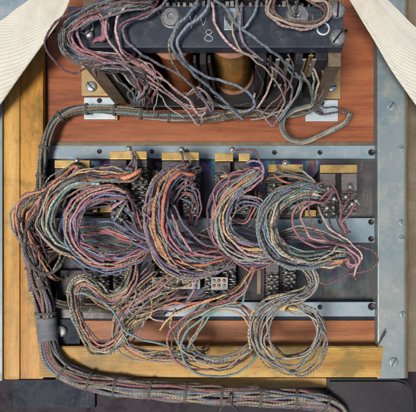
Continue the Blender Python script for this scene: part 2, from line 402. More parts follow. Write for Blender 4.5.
for px, py, r, mt in ((391, 106, 4.6, 'rail_paint'), (401, 148, 2.9, 'screw_grey'), (402, 222.5, 3.3, 'screw_grey'), (401.5, 238, 3.2, 'rail_paint'), (402.6, 314.5, 3.3, 'screw_grey'), (393.6, 362, 4.6, 'zinc')):
    z = 14.2
    a = P(px, py, z); screw((a.x, a.y, z), r, M['rail_paint'], rail, ang=R.random() * 3, name='rail_screw' if r > 4 else 'rivet', hgt=r * .22, slot=.15)

# back panels and cross bars
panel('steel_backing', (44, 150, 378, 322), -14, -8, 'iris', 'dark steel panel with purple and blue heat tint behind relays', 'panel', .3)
panel('metal_sheet', (322, 156, 377, 226), -8, -5.5, 'panel_grey', 'plain grey brown metal panel right of the last relay', 'panel', .3)
def crossbar(rect, z0, z1, holes, label, mat='steel_blue', screws=()):
    t = thing('crossbar', P((rect[0] + rect[2]) / 2, (rect[1] + rect[3]) / 2, z0), label, 'crossbar', 'steel crossbars')
    a, b = P(rect[0], rect[1], z1), P(rect[2], rect[3], z1)
    mb = MB(); box(mb, a.x, b.x, b.y, a.y, z0, z1, .5); mb.build('bar', M[mat], t)
    for px, py, r in holes:
        q = P(px, py, z1); hb = MB()
        lathe(hb, (q.x, q.y, z1), [(r * 1.25, 0), (r * 1.25, .25), (r, .35), (r * .92, .1), (r * .9, .06)], 20)
        hb.build('hole', M['black_metal'], t, loc=(q.x, q.y, z1), smooth=True)
    return t
crossbar((44, 145.5, 377, 158.5), -8, 4, [(99.5, 151.5, 1.9), (152, 151.5, 1.8), (187, 151.5, 1.9), (274.5, 152.5, 1.9), (320, 152.5, 1.9), (371.5, 152.5, 2.6)], 'upper pale steel crossbar just under the orange board')
mb = MB(); pbox(mb, 44, 141.8, 377, 145.3, -8, 2.6, .3)  # thin dark strip stands for the shadow line under the orange board
tag(mb.build('crossbar_shadow_strip', M['brown_metal'], loc=P(210, 143, -8)), 'thin dark brown strip standing for the shadow line above the upper crossbar', 'metal strip')
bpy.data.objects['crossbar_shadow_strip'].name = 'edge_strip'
crossbar((50, 218, 374.5, 242.5), -8, 4, [(320, 221.5, 1.9), (228, 221, 2.2), (371, 222, 2.3), (371, 239, 2.3)], 'middle wide steel crossbar passing behind the wire loops')
crossbar((44, 302, 376, 316.5), -8, 4, [(320, 307, 1.9), (371.5, 306.5, 3.0)], 'lower pale steel crossbar above the orange slat')
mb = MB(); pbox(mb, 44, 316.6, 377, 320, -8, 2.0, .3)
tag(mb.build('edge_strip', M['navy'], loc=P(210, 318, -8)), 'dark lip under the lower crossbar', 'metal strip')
panel('wooden_lath', (52, 320.4, 378, 345), -9, 3, 'wood_slat', 'orange wooden slat between lower crossbar and yellow batten', 'slat', .6)
# yellow batten with an angled right end
mb = MB(); zb = 16
pp = [(39, 346.5), (383.5, 346.5), (380.5, 377.5), (39, 377.5)]
bm = bmesh.new(); fr = [bm.verts.new(P(x, y, zb)) for x, y in pp]; bk = [bm.verts.new(Vector((v.co.x, v.co.y, -20))) for v in fr]
bm.faces.new(fr[::-1]); bm.faces.new(bk)
for i in range(4): bm.faces.new((fr[i], fr[(i + 1) % 4], bk[(i + 1) % 4], bk[i]))
bmesh.ops.recalc_face_normals(bm, faces=bm.faces[:]); bmesh.ops.bevel(bm, geom=bm.edges[:], offset=.9, segments=2, affect='EDGES')
from_bm(mb, bm)
tag(mb.build('wooden_batten', M['wood_batten'], loc=P(210, 360, -9)), 'wide stained yellow wooden batten across the bottom', 'batten')
panel('wooden_strip', (96, 378.2, 326.5, 387.5), -16, 5, 'wood_cream', 'thin cream wooden strip under the yellow batten', 'wood strip', .6)
panel('base_plate', (13, 378, 380, 428), -30, -10, 'plum', 'dark plum metal plate behind the lowest laced cable', 'metal plate')
panel('base_plate', (13, 379.5, 95, 408), -10, -6, 'navy', 'dark navy metal plate with a pale smear below the post', 'metal plate')
# black box bottom right with a round corner
mb = MB(); bm = bmesh.new(); out = [(327.5, 379), (398, 379), (407, 382), (412.5, 389), (414, 398), (414, 440), (327.5, 440)]
fr = [bm.verts.new(P(x, y, 12)) for x, y in out]; bk = [bm.verts.new(Vector((v.co.x, v.co.y, -30))) for v in fr]
bm.faces.new(fr[::-1]); bm.faces.new(bk)
for i in range(len(out)): bm.faces.new((fr[i], fr[(i + 1) % len(out)], bk[(i + 1) % len(out)], bk[i]))
bmesh.ops.recalc_face_normals(bm, faces=bm.faces[:])
bmesh.ops.bevel(bm, geom=[e for e in bm.edges if all(v in fr for v in e.verts)], offset=2.5, segments=4, affect='EDGES')
from_bm(mb, bm)
tag(mb.build('black_box', M['black_metal'], loc=P(370, 400, -20)), 'black metal box with rounded corner at the lower right', 'box')

# ------------------------------------------------------------------ transformer
tr = thing('transformer', (-30, 190, 0), 'black transformer with two copper coils under a chalk marked plate', 'transformer')
HF, HB = 110, 100
mb = MB(); a, b = P(68, 6.5, HF), P(343.5, 47.5, HF); box(mb, a.x, b.x, b.y, a.y, HB, HF, .7)
plate = mb.build('terminal_plate', M['plate'], tr)
PX0, PX1, PY0, PY1 = a.x, b.x, b.y, a.y
# chalk writing V V 8
def stroke(pts, r=.36):
    q = catmull([P(x, y, HF + .05) for x, y in pts], 1.0); m2 = MB(); tube(m2, q, r, 6)
    m2.v = [(x, y, HF + (z - HF) * .35) for x, y, z in m2.v]; return m2
chalk = MB()
for s in ([(189.5, 16), (191.8, 22.5)], [(196.5, 15.5), (193, 21), (191, 28.5)], [(200.5, 18), (203.2, 25.5), (206.2, 17.5)],
          [(211.5, 30.5), (207.5, 29.8), (205.8, 32.5), (208.5, 35), (212.5, 37.5), (211.5, 40.8), (207.5, 41), (204.5, 39), (206, 36), (210.5, 33.8), (212.5, 31.5)]):
    t2 = stroke(s); chalk.add(t2.v, t2.f)
chalk.build('chalk_mark', M['chalk'], plate)
# frame: back, base, posts
mb = MB(); box(mb, -128, 75, 212, 216, 2, HB - .2, .3); mb.build('back_plate', M['black_metal'], tr)
mb = MB(); box(mb, -112, 64, 151, 211.6, 3, 13, .8); mb.build('base_plate', M['black_metal'], tr)
# laminated cores beside each coil
for cx0, cx1 in ((-100, -87), (-36, -31), (9, 17), (40, 46)):
    m2 = MB(); n = 9
    for k in range(n):
        z0 = 13.2 + k * (HB - 13.6) / n
        box(m2, cx0 + .3 * (k % 2), cx1 - .3 * (k % 2), 157, 206, z0, z0 + (HB - 13.6) / n - .5, .2, 1)
    m2.build('core', M['black_metal'], tr)
def coil(x, y, r, mat):
    t = MB(); prof = [(r * .6, 16.5)]; z = 18
    while z < HB - 6:
        prof += [(r, z), (r + .22, z + .35), (r, z + .7)]; z += .9
    prof += [(r * .6, HB - 5)]
    lathe(t, (x, y, 0), prof, 64); c = t.build('coil', mat, tr, smooth=True, loc=(x, y, 16))
    t = MB(); lathe(t, (x, y, 13.3), [(r + 2.6, 0), (r + 2.6, 2.2), (r * .5, 2.4)], 64); t.build('flange', M['flange'], c, loc=(x, y, 13.3))
    t = MB(); lathe(t, (x, y, HB - 4), [(r + 2.6, 0), (r + 2.6, 2.2), (r * .5, 2.4)], 64); t.build('flange', M['flange'], c, loc=(x, y, HB - 4))
coil(-58, 178, 14.5, M['copper']); coil(-11, 181, 16.5, M['gold_coil'])
# coil frame bars seen in front of the coils
for x in (-83.5, -40, -28.5, 11.5, 20):
    m2 = MB(); box(m2, x - 1.1, x + 1.1, 158, 164, 13.2, HB - .3, .5); m2.build('frame_bar', M['black_metal'], tr)
# tags inside the right bay
for i, x in enumerate((26, 34, 47, 55)):
    m2 = MB(); box(m2, x - 1.6, x + 1.6, 160, 161.2, 60 + 5 * (i % 2), HB - .2, .3); m2.build('solder_tag', M['lug'], tr)
m2 = MB(); box(m2, 21, 62, 170, 208, 14, 55, 1); m2.build('spool', M['black_metal'], tr)
m2 = MB(); box(m2, 50.5, 54.5, 163, 164.2, 45, HB - .2, .3); m2.build('solder_tag', M['brass'], tr)
for i in range(3):
    m2 = MB(); box(m2, 27 + i * 5, 29.5 + i * 5, 166, 168, 24, 28, .5); m2.build('solder_tag', M['lug'], tr)
# side walls
m2 = MB(); box(m2, 66, 76, 155, 214, 4.2, HB - .2, .6); m2.build('side_wall', M['brown_metal'], tr)
m2 = MB(); box(m2, -128.5, -116, 156, 211, 4.2, HB - .2, .6); m2.build('side_wall', M['brown_metal'], tr)
m2 = MB(); box(m2, -115.6, -107, 158, 211, 4.2, HB - .4, .6); m2.build('side_lining', M['black_metal'], tr)
m2 = MB(); box(m2, 56, 65.6, 160, 211, 4.2, HB - .4, .6); m2.build('side_lining', M['black_metal'], tr)
# brass feet and shims
m2 = MB(); pbox(m2, 81.5, 40, 116, 95.5, 0.1, 4, .4); ft = m2.build('foot', M['brass_dull'], tr)
a = P(91.5, 87, 4); screw((a.x, a.y, 4), 5.4, M['steel_screw'], ft, ang=2.3, name='foot_screw')
m2 = MB(); pbox(m2, 102, 92, 115.5, 94.5, 4, 4.9, .2); m2.build('rib', M['brass'], ft)
m2 = MB(); pbox(m2, 322, -12, 340.5, 98.5, 0.1, 4, .4); ft = m2.build('foot', M['brass_dull'], tr)
a = P(331.5, 87.5, 4); screw((a.x, a.y, 4), 4.8, M['steel_screw'], ft, ang=.2, name='foot_screw')
def shim(r, label):
    t = thing('shim_plate', P((r[0] + r[2]) / 2, (r[1] + r[3]) / 2, 0), label, 'plate', 'pale shim plates')
    m2 = MB(); pbox(m2, *r, .1, 3.4, .4); m2.build('plate', M['zinc'], t)
    m2 = MB(); q = P((r[0] + r[2]) / 2, r[1] + 3.2, 3.4); lathe(m2, (q.x, q.y, 3.4), [(2.6, 0), (2.6, .2), (2.1, .3)], 20); m2.build('hole', M['black_metal'], t)
    return t
t = shim((84, 97.5, 115, 119), 'pale bluish metal shim under the left end of the upper cable')
m2 = MB(); pbox(m2, 115.2, 93, 117.4, 119.5, .1, 4.2, .3); m2.build('brass_edge', M['brass'], t)
shim((305.5, 100, 338, 121), 'pale bluish metal shim right of the looped sleeve')

# plate hardware
def torus(mb, c, R0, r, n=40, k=10, z=0):
    pts = [Vector((c[0] + R0 * math.cos(2 * math.pi * i / n), c[1] + R0 * math.sin(2 * math.pi * i / n), c[2] + z)) for i in range(n + 1)]
    return tube(mb, pts, r, k, rough=0)
def on_plate(px, py): a = P(px, py, HF); return (a.x, a.y, HF)
c = on_plate(171.5, 18.5); m2 = MB()
lathe(m2, c, [(8.0, 0), (8.0, 1.2), (7.2, 1.6), (6.8, 3.4), (5.8, 4.2), (2.7, 4.4), (2.5, 3.2), (1.2, 3.0)], 40); m2.build('round_nut', M['screw_grey'], tr, loc=c)
bpy.data.objects['round_nut'].data.polygons.foreach_set('use_smooth', [False] * len(bpy.data.objects['round_nut'].data.polygons))
c = on_plate(297.5, 17); m2 = MB(); lathe(m2, c, [(8.4, 0), (8.4, 2), (7.6, 2.6), (2.4, 3.0), (2.2, 5), (1, 5.4)], 40); m2.build('round_nut', M['screw_grey'], tr, loc=c)
for q, an in (((336.8, 12), 1.5), ((337, 39), .9)):
    screw(on_plate(*q), 6.2, M['screw_grey'], tr, name='plate_screw', ang=an, hgt=5)
c = on_plate(323, 29); m2 = MB(); torus(m2, c, 4.6, .75, z=.5); m2.build('washer', M['zinc'], tr, True, loc=c)
c = on_plate(86, 27)
m2 = MB(); torus(m2, c, 5.6, 1.0, z=1.0); rg = m2.build('ring_terminal', M['ring_white'], tr, smooth=True)
m2 = MB(); lathe(m2, c, [(4.4, 0), (4.4, 3.2), (3.2, 4.0), (1, 4.2)], 6); m2.build('nut', M['screw_grey'], rg, loc=c)
c = on_plate(90, 36); screw((c[0], c[1], HF + .2), 3.3, M['steel_screw'], tr, name='plate_screw', ang=.8, hgt=4.5)
for (x0, y0_, x1, y1_) in ((224, 8, 243, 30),):
    m2 = MB(); pbox(m2, x0, y0_, x1, y1_, HF + .1, HF + 1.0, .5); tg = m2.build('solder_tag', M['tag_blue'], tr)
    m2 = MB(); pbox(m2, 229, 12, 236, 26, HF + 1.1, HF + 2.4, .5); m2.build('solder_joint', M['solder'], tg)
# terminal comb along the top edge of the plate
for i in range(34):
    px = 126 + i * 5.9 + R.uniform(-1.2, 1.2)
    a = P(px, 3.2, HF); m2 = MB()
    ww = R.uniform(.6, 1.5); box(m2, a.x - ww, a.x + ww, PY1 + .2, PY1 + R.uniform(2, 6), HF - R.uniform(4, 6), HF - R.uniform(2.5, 3.5), .3)
    m2.build('terminal', M['lug'] if i % 4 else M['screw_grey'], tr)
m2 = MB(); box(m2, -92, 40, PY1 + .1, PY1 + 3, HB, HF - 3.6, .4); m2.build('terminal_strip', M['phenolic'], tr)
m2 = MB(); box(m2, -92, 40, PY1 + 8, PY1 + 11, 80, HF - 3.6, .4); m2.build('terminal_strip', M['phenolic'], tr)

# ------------------------------------------------------------------ relays
LUGS = {}
def relay(key, x0, x1, y0, y1, hf, label, mats=('phenolic', 'phenolic'), gap=4, brass_top=True, bare=0, split=None):
    """x0..x1, y0..y1: picture rectangle of the front; brass bar first, then two laminated contact stacks"""
    a, b = P(x0, y0, hf), P(x1, y1, hf)
    t = thing('relay', ((a.x + b.x) / 2, (a.y + b.y) / 2, -8), label, 'relay', 'relays in rows on the steel panel')
    w = b.x - a.x; bar = 7.2
    m2 = MB(); box(m2, a.x + 1, b.x - 1, b.y, a.y - 2, -8, hf - 14, .5); m2.build('yoke', M['black_metal'], t)
    if brass_top:
        sp = a.x + w * (split or .0)
        m2 = MB()
        if split:
            box(m2, a.x, sp - 2.5, a.y - bar, a.y, hf - 3, hf + 1.2, .4); box(m2, sp + 2.5, b.x, a.y - bar, a.y, hf - 3, hf + 1.2, .4)
        else: box(m2, a.x, b.x, a.y - bar, a.y, hf - 3, hf + 1.2, .4)
        m2.build('brass_bar', M['brass'], t)
        q = ((a.x + b.x) / 2, a.y - bar / 2, hf + 1.2)
        yt = a.y - bar - .6
    else: yt = a.y
    lugs = []; cols = [(a.x, (a.x + b.x) / 2 - gap / 2), ((a.x + b.x) / 2 + gap / 2, b.x)]
    rows = int((yt - b.y) / 3.1)
    for ci, (u0, u1) in enumerate(cols):
        m2 = MB(); m3 = MB(); cw = u1 - u0
        plain = (3 if ci == 0 else 2) + bare
        box(m2, u0, u1, yt - plain * 3.1, yt, -4, hf, .5)
        for k in range(plain, rows):
            y = yt - k * 3.1; inset = R.uniform(0, .8)
            box(m2, u0 + inset, u1 - inset, y - 2.3, y - .15, -4, hf - 1 - R.uniform(0, 1.2), .25, 1)
        st = m2.build('contact_stack', M[mats[ci]], t)
        for k in range(plain, rows):
            y = yt - k * 3.1 - 2.7
            # spring blade right through the stack
            e_ = R.uniform(-.2, .7); box(m3, u0 - e_, u1 + R.uniform(-.2, .7), y - .16, y + .16, 4, hf - R.uniform(3, 6), 0)
        m3.build('spring', M['lug'], st)
        for k in range(plain, rows):
            y = yt - k * 3.1 - 2.7
            for j in range(2):
                xx = u0 + cw * (.3 + .42 * j) + (1.1 if k % 2 else -1.1); L = R.uniform(3.0, 6.0); bend = R.uniform(-1.2, .6)
                m4 = MB()
                pts = [(0, -3), (0, 0), (bend * .4, L * .5), (bend, L)]
                v, f = [], []
                for i, (dy, dz) in enumerate(pts):
                    ww = (1.3, 1.3, .9, 1.3)[i]
                    for sx, sy in ((-1, -.2), (1, -.2), (1, .2), (-1, .2)): v.append((xx + sx * ww, y + dy + sy, hf + dz))
                for i in range(3):
                    for k2 in range(4): f.append((i * 4 + k2, i * 4 + (k2 + 1) % 4, i * 4 + 4 + (k2 + 1) % 4, i * 4 + 4 + k2))
                f.append((12, 13, 14, 15)); f.append((3, 2, 1, 0))
                m4.add(v, f)
                g = m4.build('lug', M['lug'], t)
                q = Vector((xx, y + bend, hf + L))
                lugs.append(q)
                if R.random() < .6:
                    m5 = MB(); rr = R.uniform(.8, 1.9); lathe(m5, q - Vector((0, 0, rr * .6)), [(rr * .3, -rr * .8), (rr * .9, -rr * .2), (rr, .3 * rr), (rr * .6, rr), (rr * .1, rr * 1.15)], 10)
                    m5.build('solder_joint', M['solder'], g, smooth=True)
    LUGS[key] = lugs
    return t
def binding(px, py, h, label):
    q = P(px, py, h); m2 = MB(); t = thing('terminal_screw', (q.x, q.y, h), label, 'screw', 'screws on the relay bars')
    o = screw((q.x, q.y, h), 2.1, M['lug'], t, name='head', ang=R.random() * 3, hgt=2.4)
    m2 = MB(); lathe(m2, (q.x, q.y, h - .7), [(2.9, 0), (2.9, .5), (2, .6)], 20); m2.build('washer', M['screw_grey'], t, loc=(q.x, q.y, h - .7))
relay('r1', 55, 90, 160.5, 212, 34, 'leftmost relay of the upper row, half hidden by brown wires', split=None)
relay('r2', 110, 147, 151.5, 222, 42, 'second relay from the left with a brass bar and grey wires', mats=('phenolic_grey', 'phenolic'))
relay('r3', 162, 199, 152.5, 216, 42, 'third relay from the left, above the loop with salmon wires')
relay('r4', 215, 250, 153.5, 216, 42, 'fourth relay from the left, beside the purple stained strip', split=.6)
relay('r5', 268, 303, 164.5, 216, 40, 'fifth relay from the left, above the teal wire loop')
relay('r6', 320, 357, 165, 215, 40, 'rightmost relay with long brass bar and bare grey face', mats=('phenolic_face', 'phenolic_face'), gap=5.5, bare=3)
for i, (px, py, h, lb) in enumerate(((77, 160.5, 36, 'small steel screw on the leftmost relay bar'), (129, 148.5, 44, 'small steel screw above the second relay bar'), (181.5, 149.5, 44, 'small steel screw above the third relay bar'), (232, 149.5, 44, 'small steel screw above the fourth relay bar'), (285.5, 163, 42, 'small steel screw on the fifth relay bar'))):
    binding(px, py, h, lb)
# lower row
relay('s1', 92, 128, 262, 300, 26, 'lowest left relay, dark behind the pink and cream wires', brass_top=False)
relay('s2', 142, 172, 262, 297, 30, 'lower relay under the loop of salmon wires', brass_top=False)
relay('s3', 204, 236, 262, 297, 30, 'lower relay with copper spots under the fourth loop', brass_top=False)
relay('s4', 266, 296, 262, 302, 34, 'lower relay with pale tags above the small brass bar', brass_top=False, mats=('phenolic_grey', 'phenolic'))
for (px0, px1, nm) in ((140, 160, 'left'), (165, 200, 'centre')):
    pass
def tagboard(x0, x1, y0, y1, h, label):
    t = thing('tag_board', P((x0 + x1) / 2, (y0 + y1) / 2, h - 3), label, 'tag board', 'grey tag boards')
    m2 = MB(); pbox(m2, x0, y0, x1, y1, -8, h, .5); m2.build('board', M['screw_grey'], t)
    n = int((x1 - x0) / 5)
    for r_ in range(2):
        for i in range(n):
            q = P(x0 + 3 + i * 5, y0 + 3.5 + r_ * 5, h); m3 = MB()
            lathe(m3, (q.x, q.y, h), [(1.5, 0), (1.5, .5), (.8, 1.6), (.2, 1.8)], 12)
            m3.build('stud', M['copper'] if (i + r_) % 3 else M['solder'], t, smooth=True, loc=(q.x, q.y, h))
tagboard(152, 200, 277, 289, 40, 'grey board of small studs below the third wire loop')
tagboard(211, 228, 277, 290, 40, 'small grey board of studs between the lower relays')
# brass bits seen between the wires
for r_, z, lb in (((84, 205.5, 97, 212), 20, 'left one of two small brass blocks inside the second loop'), ((100, 205.5, 113, 212), 20, 'right one of two small brass blocks inside the second loop'),
                  ((272, 303.5, 301, 310.5), 30, 'small brass bar at the foot of the lowest right relay'), ((303, 176, 312, 184), 24, 'small brass block between the fifth and last relays'),
                  ((257, 270, 261, 294), 12, 'upright dark brown strip left of the lowest right relay'), ((305, 210, 316, 216), 22, 'small brass foot under the last relay'), ((150, 170, 158, 186), 18, 'narrow dark brown tab between second and third relays')):
    panel('brass_block', r_, -8, z, 'brown_metal' if r_[3] - r_[1] > 12 else 'brass', lb, 'brass block', .4, 'small brass blocks')
# dark coils behind
for (px0, py0, px1, py1, h, lb) in ((62, 196, 132, 204, 14, 'dark metal bar behind the purple ring of wires'), (60, 270, 92, 300, 2, 'plain black plate left of the lower relays'),
                                    (237, 262, 265, 300, 10, 'black plate between the two lower right relays')):
    panel('dark_plate', (px0, py0, px1, py1), -8, h, 'black_metal', lb, 'metal plate')
panel('bracket_plate', (46, 300, 140, 318.5), 4.2, 7, 'panel_grey', 'dusty dark metal plate left of the pale lower crossbar', 'metal plate')
# clamp with screw on the left
t = thing('cable_clamp', P(60, 330, 9), 'grey metal clamp plate with a round screw holding the laced cable', 'clamp')
m2 = MB(); pbox(m2, 44, 319, 80, 344.5, 3.2, 9.5, .8); m2.build('plate', M['navy'], t)
a = P(61.5, 331, 9.5); screw((a.x, a.y, 9.5), 5.6, M['screw_grey'], t, ang=1.4, name='clamp_screw')

# ------------------------------------------------------------------ wires
ORD = ['outermost', 'second', 'third', 'fourth', 'fifth', 'sixth', 'seventh', 'eighth', 'ninth', 'tenth', 'eleventh', 'twelfth', 'thirteenth', 'fourteenth', 'fifteenth', 'sixteenth', 'seventeenth', 'eighteenth', 'nineteenth', 'twentieth', '21st', '22nd', '23rd', '24th', '25th', '26th']
wcount = [0]
def mkwire(pts, style, r, label, group=None, wob=.7, tip=None):
    r = r * .80
    """pts in mm"""
    wcount[0] += 1; sd = wcount[0]
    q = catmull(pts, 2.0); n = len(q)
    for i in range(n):
        e = min(1, i / 5, (n - 1 - i) / 5)
        q[i] = q[i] + Vector((smooth_noise(sd, i * .33), smooth_noise(sd + 999, i * .33), smooth_noise(sd + 1999, i * .3))) * wob * e \
            + Vector((smooth_noise(sd + 5, i * .95), smooth_noise(sd + 15, i * .9), smooth_noise(sd + 25, i * 1.0))) * wob * .28 * e
    loc = q[0].copy()
    m2 = MB(); tube(m2, q, r, 9, sd, .08)
    o = m2.build('wire', WM[style], None, True, loc)
    tag(o, label, 'wire', group)
    for end in (tip or ''):
        e, e2 = (q[0], q[1]) if end == 's' else (q[-1], q[-2])
        d = (e - e2).normalized(); m3 = MB(); tube(m3, [e - d * .6, e + d * 1.0, e + d * 2.4, e + d * 3.4], r * .55, 7)
        m3.build('bare_end', M['solder'] if end == 's' else M['copper'], o, True, e)
    return o
def wire(pts, style, label, r=1.1, wob=.85, tip=None, group='loose wires around the transformer'):
    return mkwire([P(*p) for p in pts], style, r, ST[style][0] + ' wire ' + label, group, wob, tip)
def bundle(path, styles, W, where, group, r=1.12, outer=1, starts=None, ends=None, layers=2, hstep=2.2, swap=.22, dive=True, wob=.95, tip='s', seed=0, more=True):
    """path: (px,py,h); W: half width in px at each control point"""
    rng = random.Random(seed + 31 * len(path) + len(styles)); styles = list(styles)
    if len(styles) >= 6 and more:
        for k in range(int(len(styles) * .3)):
            i = rng.randrange(len(styles)); styles.insert(i, styles[rng.randrange(len(styles))])
    n = len(styles)
    if isinstance(W, (int, float)): W = [W] * len(path)
    PTS = [Vector(p) for p in path]; m = len(PTS); nr = []
    for i in range(m):
        d = PTS[min(m - 1, i + 1)] - PTS[max(0, i - 1)]
        v = Vector((d.y, -d.x, 0)); nr.append(v.normalized() if v.length > 1e-6 else Vector((1, 0, 0)))
    st = list(starts) if starts else None
    if st:
        rng.shuffle(st); st = (st * 5)[:n]
        st.sort(key=lambda q: q.y * (1 if outer * 1 > 0 else -1) * 1.0, reverse=True)
    for i, sty in enumerate(styles):
        rk = (1 - 2 * i / max(1, n - 1)) * outer if n > 1 else 0
        pts = []; jit = rng.uniform(-.12, .12); lay = (i * 7 % layers) - (layers - 1) / 2 if layers > 1 else 0
        for j in range(m):
            o_ = rk + jit + swap * smooth_noise(seed * 77 + i * 13 + 5, j * 1.3)
            p = PTS[j] + nr[j] * W[j] * o_ * 1.1
            h = p.z + lay * hstep + .8 * smooth_noise(seed * 55 + i * 17, j * 1.1)
            pts.append(P(p.x, p.y, h))
        if st: 
            s0 = st[i]; pts = [s0, s0 + Vector((rng.uniform(-.8, .8), 0, 3.2))] + pts
        def sink(a_, b_):
            d_ = (a_ - b_); d_.z = 0; d_ = d_.normalized() if d_.length > 1e-6 else Vector((0, -1, 0))
            return [a_ + d_ * 4.5 + Vector((0, 0, -7)), a_ + d_ * 6.5 + Vector((0, 0, -18))]
        if dive and pts[-1].z > 24 and not ends: pts = pts + sink(pts[-1], pts[-2])
        if dive and not st and pts[0].z > 24: pts = sink(pts[0], pts[1])[::-1] + pts
        if ends: pts = pts + [P(*ends[i % len(ends)])]
        mkwire(pts, sty, r * rng.uniform(.82, 1.15), f'{ST[sty][0]} wire, {ORD[i]} ' + ('' if i == 0 else 'from outside ') + where, group, wob, tip if st else None)

def strays(path, styles, W, where, group, seed=0, r=.85, push=1.25):
    rng = random.Random(seed); m = len(path)
    if isinstance(W, (int, float)): W = [W] * m
    for i, sty in enumerate(styles):
        pts = []; rk = rng.choice((-1, 1)) * rng.uniform(.2, push)
        for j, p in enumerate(path):
            a_, b_ = Vector(path[max(0, j - 1)]), Vector(path[min(m - 1, j + 1)]); d = b_ - a_
            v = Vector((d.y, -d.x, 0)).normalized(); o_ = rk + .7 * smooth_noise(seed + i * 31, j * 1.7)
            q = Vector(p) + v * W[j] * o_ + Vector((0, 0, 4 + 3 * smooth_noise(seed + i * 9, j)))
            pts.append(P(q.x, q.y, q.z))
        d = pts[-1] - pts[-2]; d.z = 0; d = d.normalized(); pts += [pts[-1] + d * 4 + Vector((0, 0, -9)), pts[-1] + d * 6 + Vector((0, 0, -22))]
        d = pts[0] - pts[1]; d.z = 0; d = d.normalized(); pts = [pts[0] + d * 5 + Vector((0, 0, -18)), pts[0] + d * 3 + Vector((0, 0, -7))] + pts
        mkwire(pts, sty, r * rng.uniform(.85, 1.2), f'thin stray {ST[sty][0]} wire wandering {where}', group, 1.1)
def fan(cx, cy, h, dx, dy, n, sx=4, sy=3, seed=3):
    q = random.Random(seed); return [(cx + dx * (i / max(1, n - 1) - .5) + q.uniform(-sx, sx) * .3, cy + dy * (i / max(1, n - 1) - .5) + q.uniform(-sy, sy) * .3, h + q.uniform(-3, 3)) for i in range(n)]
def lugs(key, f=None, y=None):
    L = LUGS[key]
    return [q for q in L if (f is None or f(q))] or L

# loop 0: brown and maroon strands falling left from relay one
g = 'brown wires falling from the leftmost relay'
bundle([(78, 168, 50), (62, 183, 54), (45, 195, 52), (27, 203, 46), (19, 216, 42), (23, 234, 38), (33, 250, 30), (39, 268, 24), (42, 285, 20)],
       ['maroon', 'brown', 'pink', 'cream', 'brown', 'purple', 'orange', 'maroon', 'grey'], [4, 5, 6, 7, 6.5, 7, 6, 5, 4], 'falling from the leftmost relay', g, outer=1, starts=lugs('r1'), swap=.5, layers=3, seed=1)
bundle([(58, 196, 44), (42, 203, 44), (30, 214, 40), (28, 232, 36), (37, 246, 32), (50, 247, 30), (60, 238, 28)], ['darkdash', 'brown', 'maroon', 'olive'], [3, 4, 4, 4, 4, 4, 3], 'curling beside the amber post', 'dark wires curling beside the post', swap=.5, seed=2)
wire([(48, 204, 56), (34, 216, 56), (26, 230, 55), (25, 248, 54), (32, 264, 53), (46, 274, 52), (58, 268, 50), (66, 256, 44)], 'dark', 'with a big hanging curl beside the amber post', 2.0)
wire([(66, 235, 40), (60, 250, 46), (58, 262, 50), (50, 275, 50), (38, 272, 46)], 'darkdash', 'crossing the dark hanging curl at its foot', 1.4)
wire([(55, 240, 40), (42, 236, 42), (30, 230, 42), (24, 216, 42), (34, 206, 40), (50, 204, 38)], 'orange', 'lying among the brown strands by the post', 1.3)
# loop 1: grey / orange fan from relay 2 going left and down
g = 'upper strands swept left from the second relay'
bundle([(132, 176, 58), (108, 176, 62), (84, 180, 62), (63, 189, 60), (50, 204, 58), (46, 222, 56), (53, 238, 54), (66, 248, 48), (84, 252, 40)],
       ['lilac', 'grey', 'creamred', 'lilac', 'orange', 'pink', 'teal', 'tealcream', 'brown'], [5, 5.5, 6, 6.5, 7.5, 7, 6, 5, 5], 'in the sweep left of the second relay', g, outer=-1, starts=lugs('r2', lambda q: q.y > 72), layers=3, swap=.25, seed=3, hstep=2.8)
wire([(126, 172, 54), (117, 180, 68), (98, 180.5, 69), (78, 185, 68), (62, 196, 67), (53, 212, 66), (52, 228, 65), (60, 241, 62), (76, 248, 54)], 'teal', 'riding on top of the sweep left of second relay', 1.35)
wire([(100, 184, 66), (78, 183, 68), (60, 194, 67), (48, 212, 66), (47, 228, 65), (55, 241, 63), (70, 250, 55)], 'tealcream', 'riding outside the plain teal one on the left', 1.4)
wire([(136, 170, 50), (122, 180, 60), (100, 179, 62), (88, 180, 62)], 'orange', 'flat against the top of the second relay sweep', 1.9)
# the sheath end with a hole
wire([(141, 170, 56), (137, 172, 62), (128, 177, 64), (116, 179.5, 63)], 'orange', 'short and fat at the second relay lugs', 2.3)
for i, (dx, sty) in enumerate(((0, 'lilac'), (3, 'grey'), (6, 'lilac'))):
    wire([(131 + dx * .6, 150 + dx, 48), (133 + dx * .5, 158 + dx, 52), (129 + dx, 166 + dx, 56), (123 + dx, 172 + dx * .6, 58), (108, 173 + dx, 60)], sty, ['running down from screw above the second relay', 'beside the screw wire of the second relay', 'lowest of three crossing the second relay bar'][i], 1.25)
# purple / pink ring
g = 'purple and pink ring below the second relay'
bundle([(128, 196, 52), (113, 191, 60), (94, 194, 64), (78, 206, 66), (71, 224, 66), (75, 243, 66), (90, 257, 64), (112, 262, 60), (134, 256, 54), (150, 246, 44)],
       ['blue', 'creamdash', 'rose', 'purple', 'pink', 'lilac', 'pink', 'blue', 'purple'], [4, 6, 7, 7.5, 7, 7, 7.5, 7, 6, 5], 'in the purple ring', g, outer=-1, starts=lugs('r2', lambda q: q.y < 66), layers=3, swap=.25, seed=4, hstep=3)
bundle([(110, 200, 44), (90, 203, 46), (70, 216, 46), (62, 234, 46), (72, 252, 48), (92, 268, 52), (114, 270, 52), (134, 262, 46), (148, 250, 38)], ['purple', 'blue', 'bluedash', 'maroon', 'purple'], [5, 6, 5, 4, 4, 4, 5, 5, 5], 'in the deep ring behind', 'deeper ring behind the purple one', outer=-1, layers=2, seed=5, starts=lugs('r2', lambda q: q.y < 60))
g = 'level strands running through the purple ring'
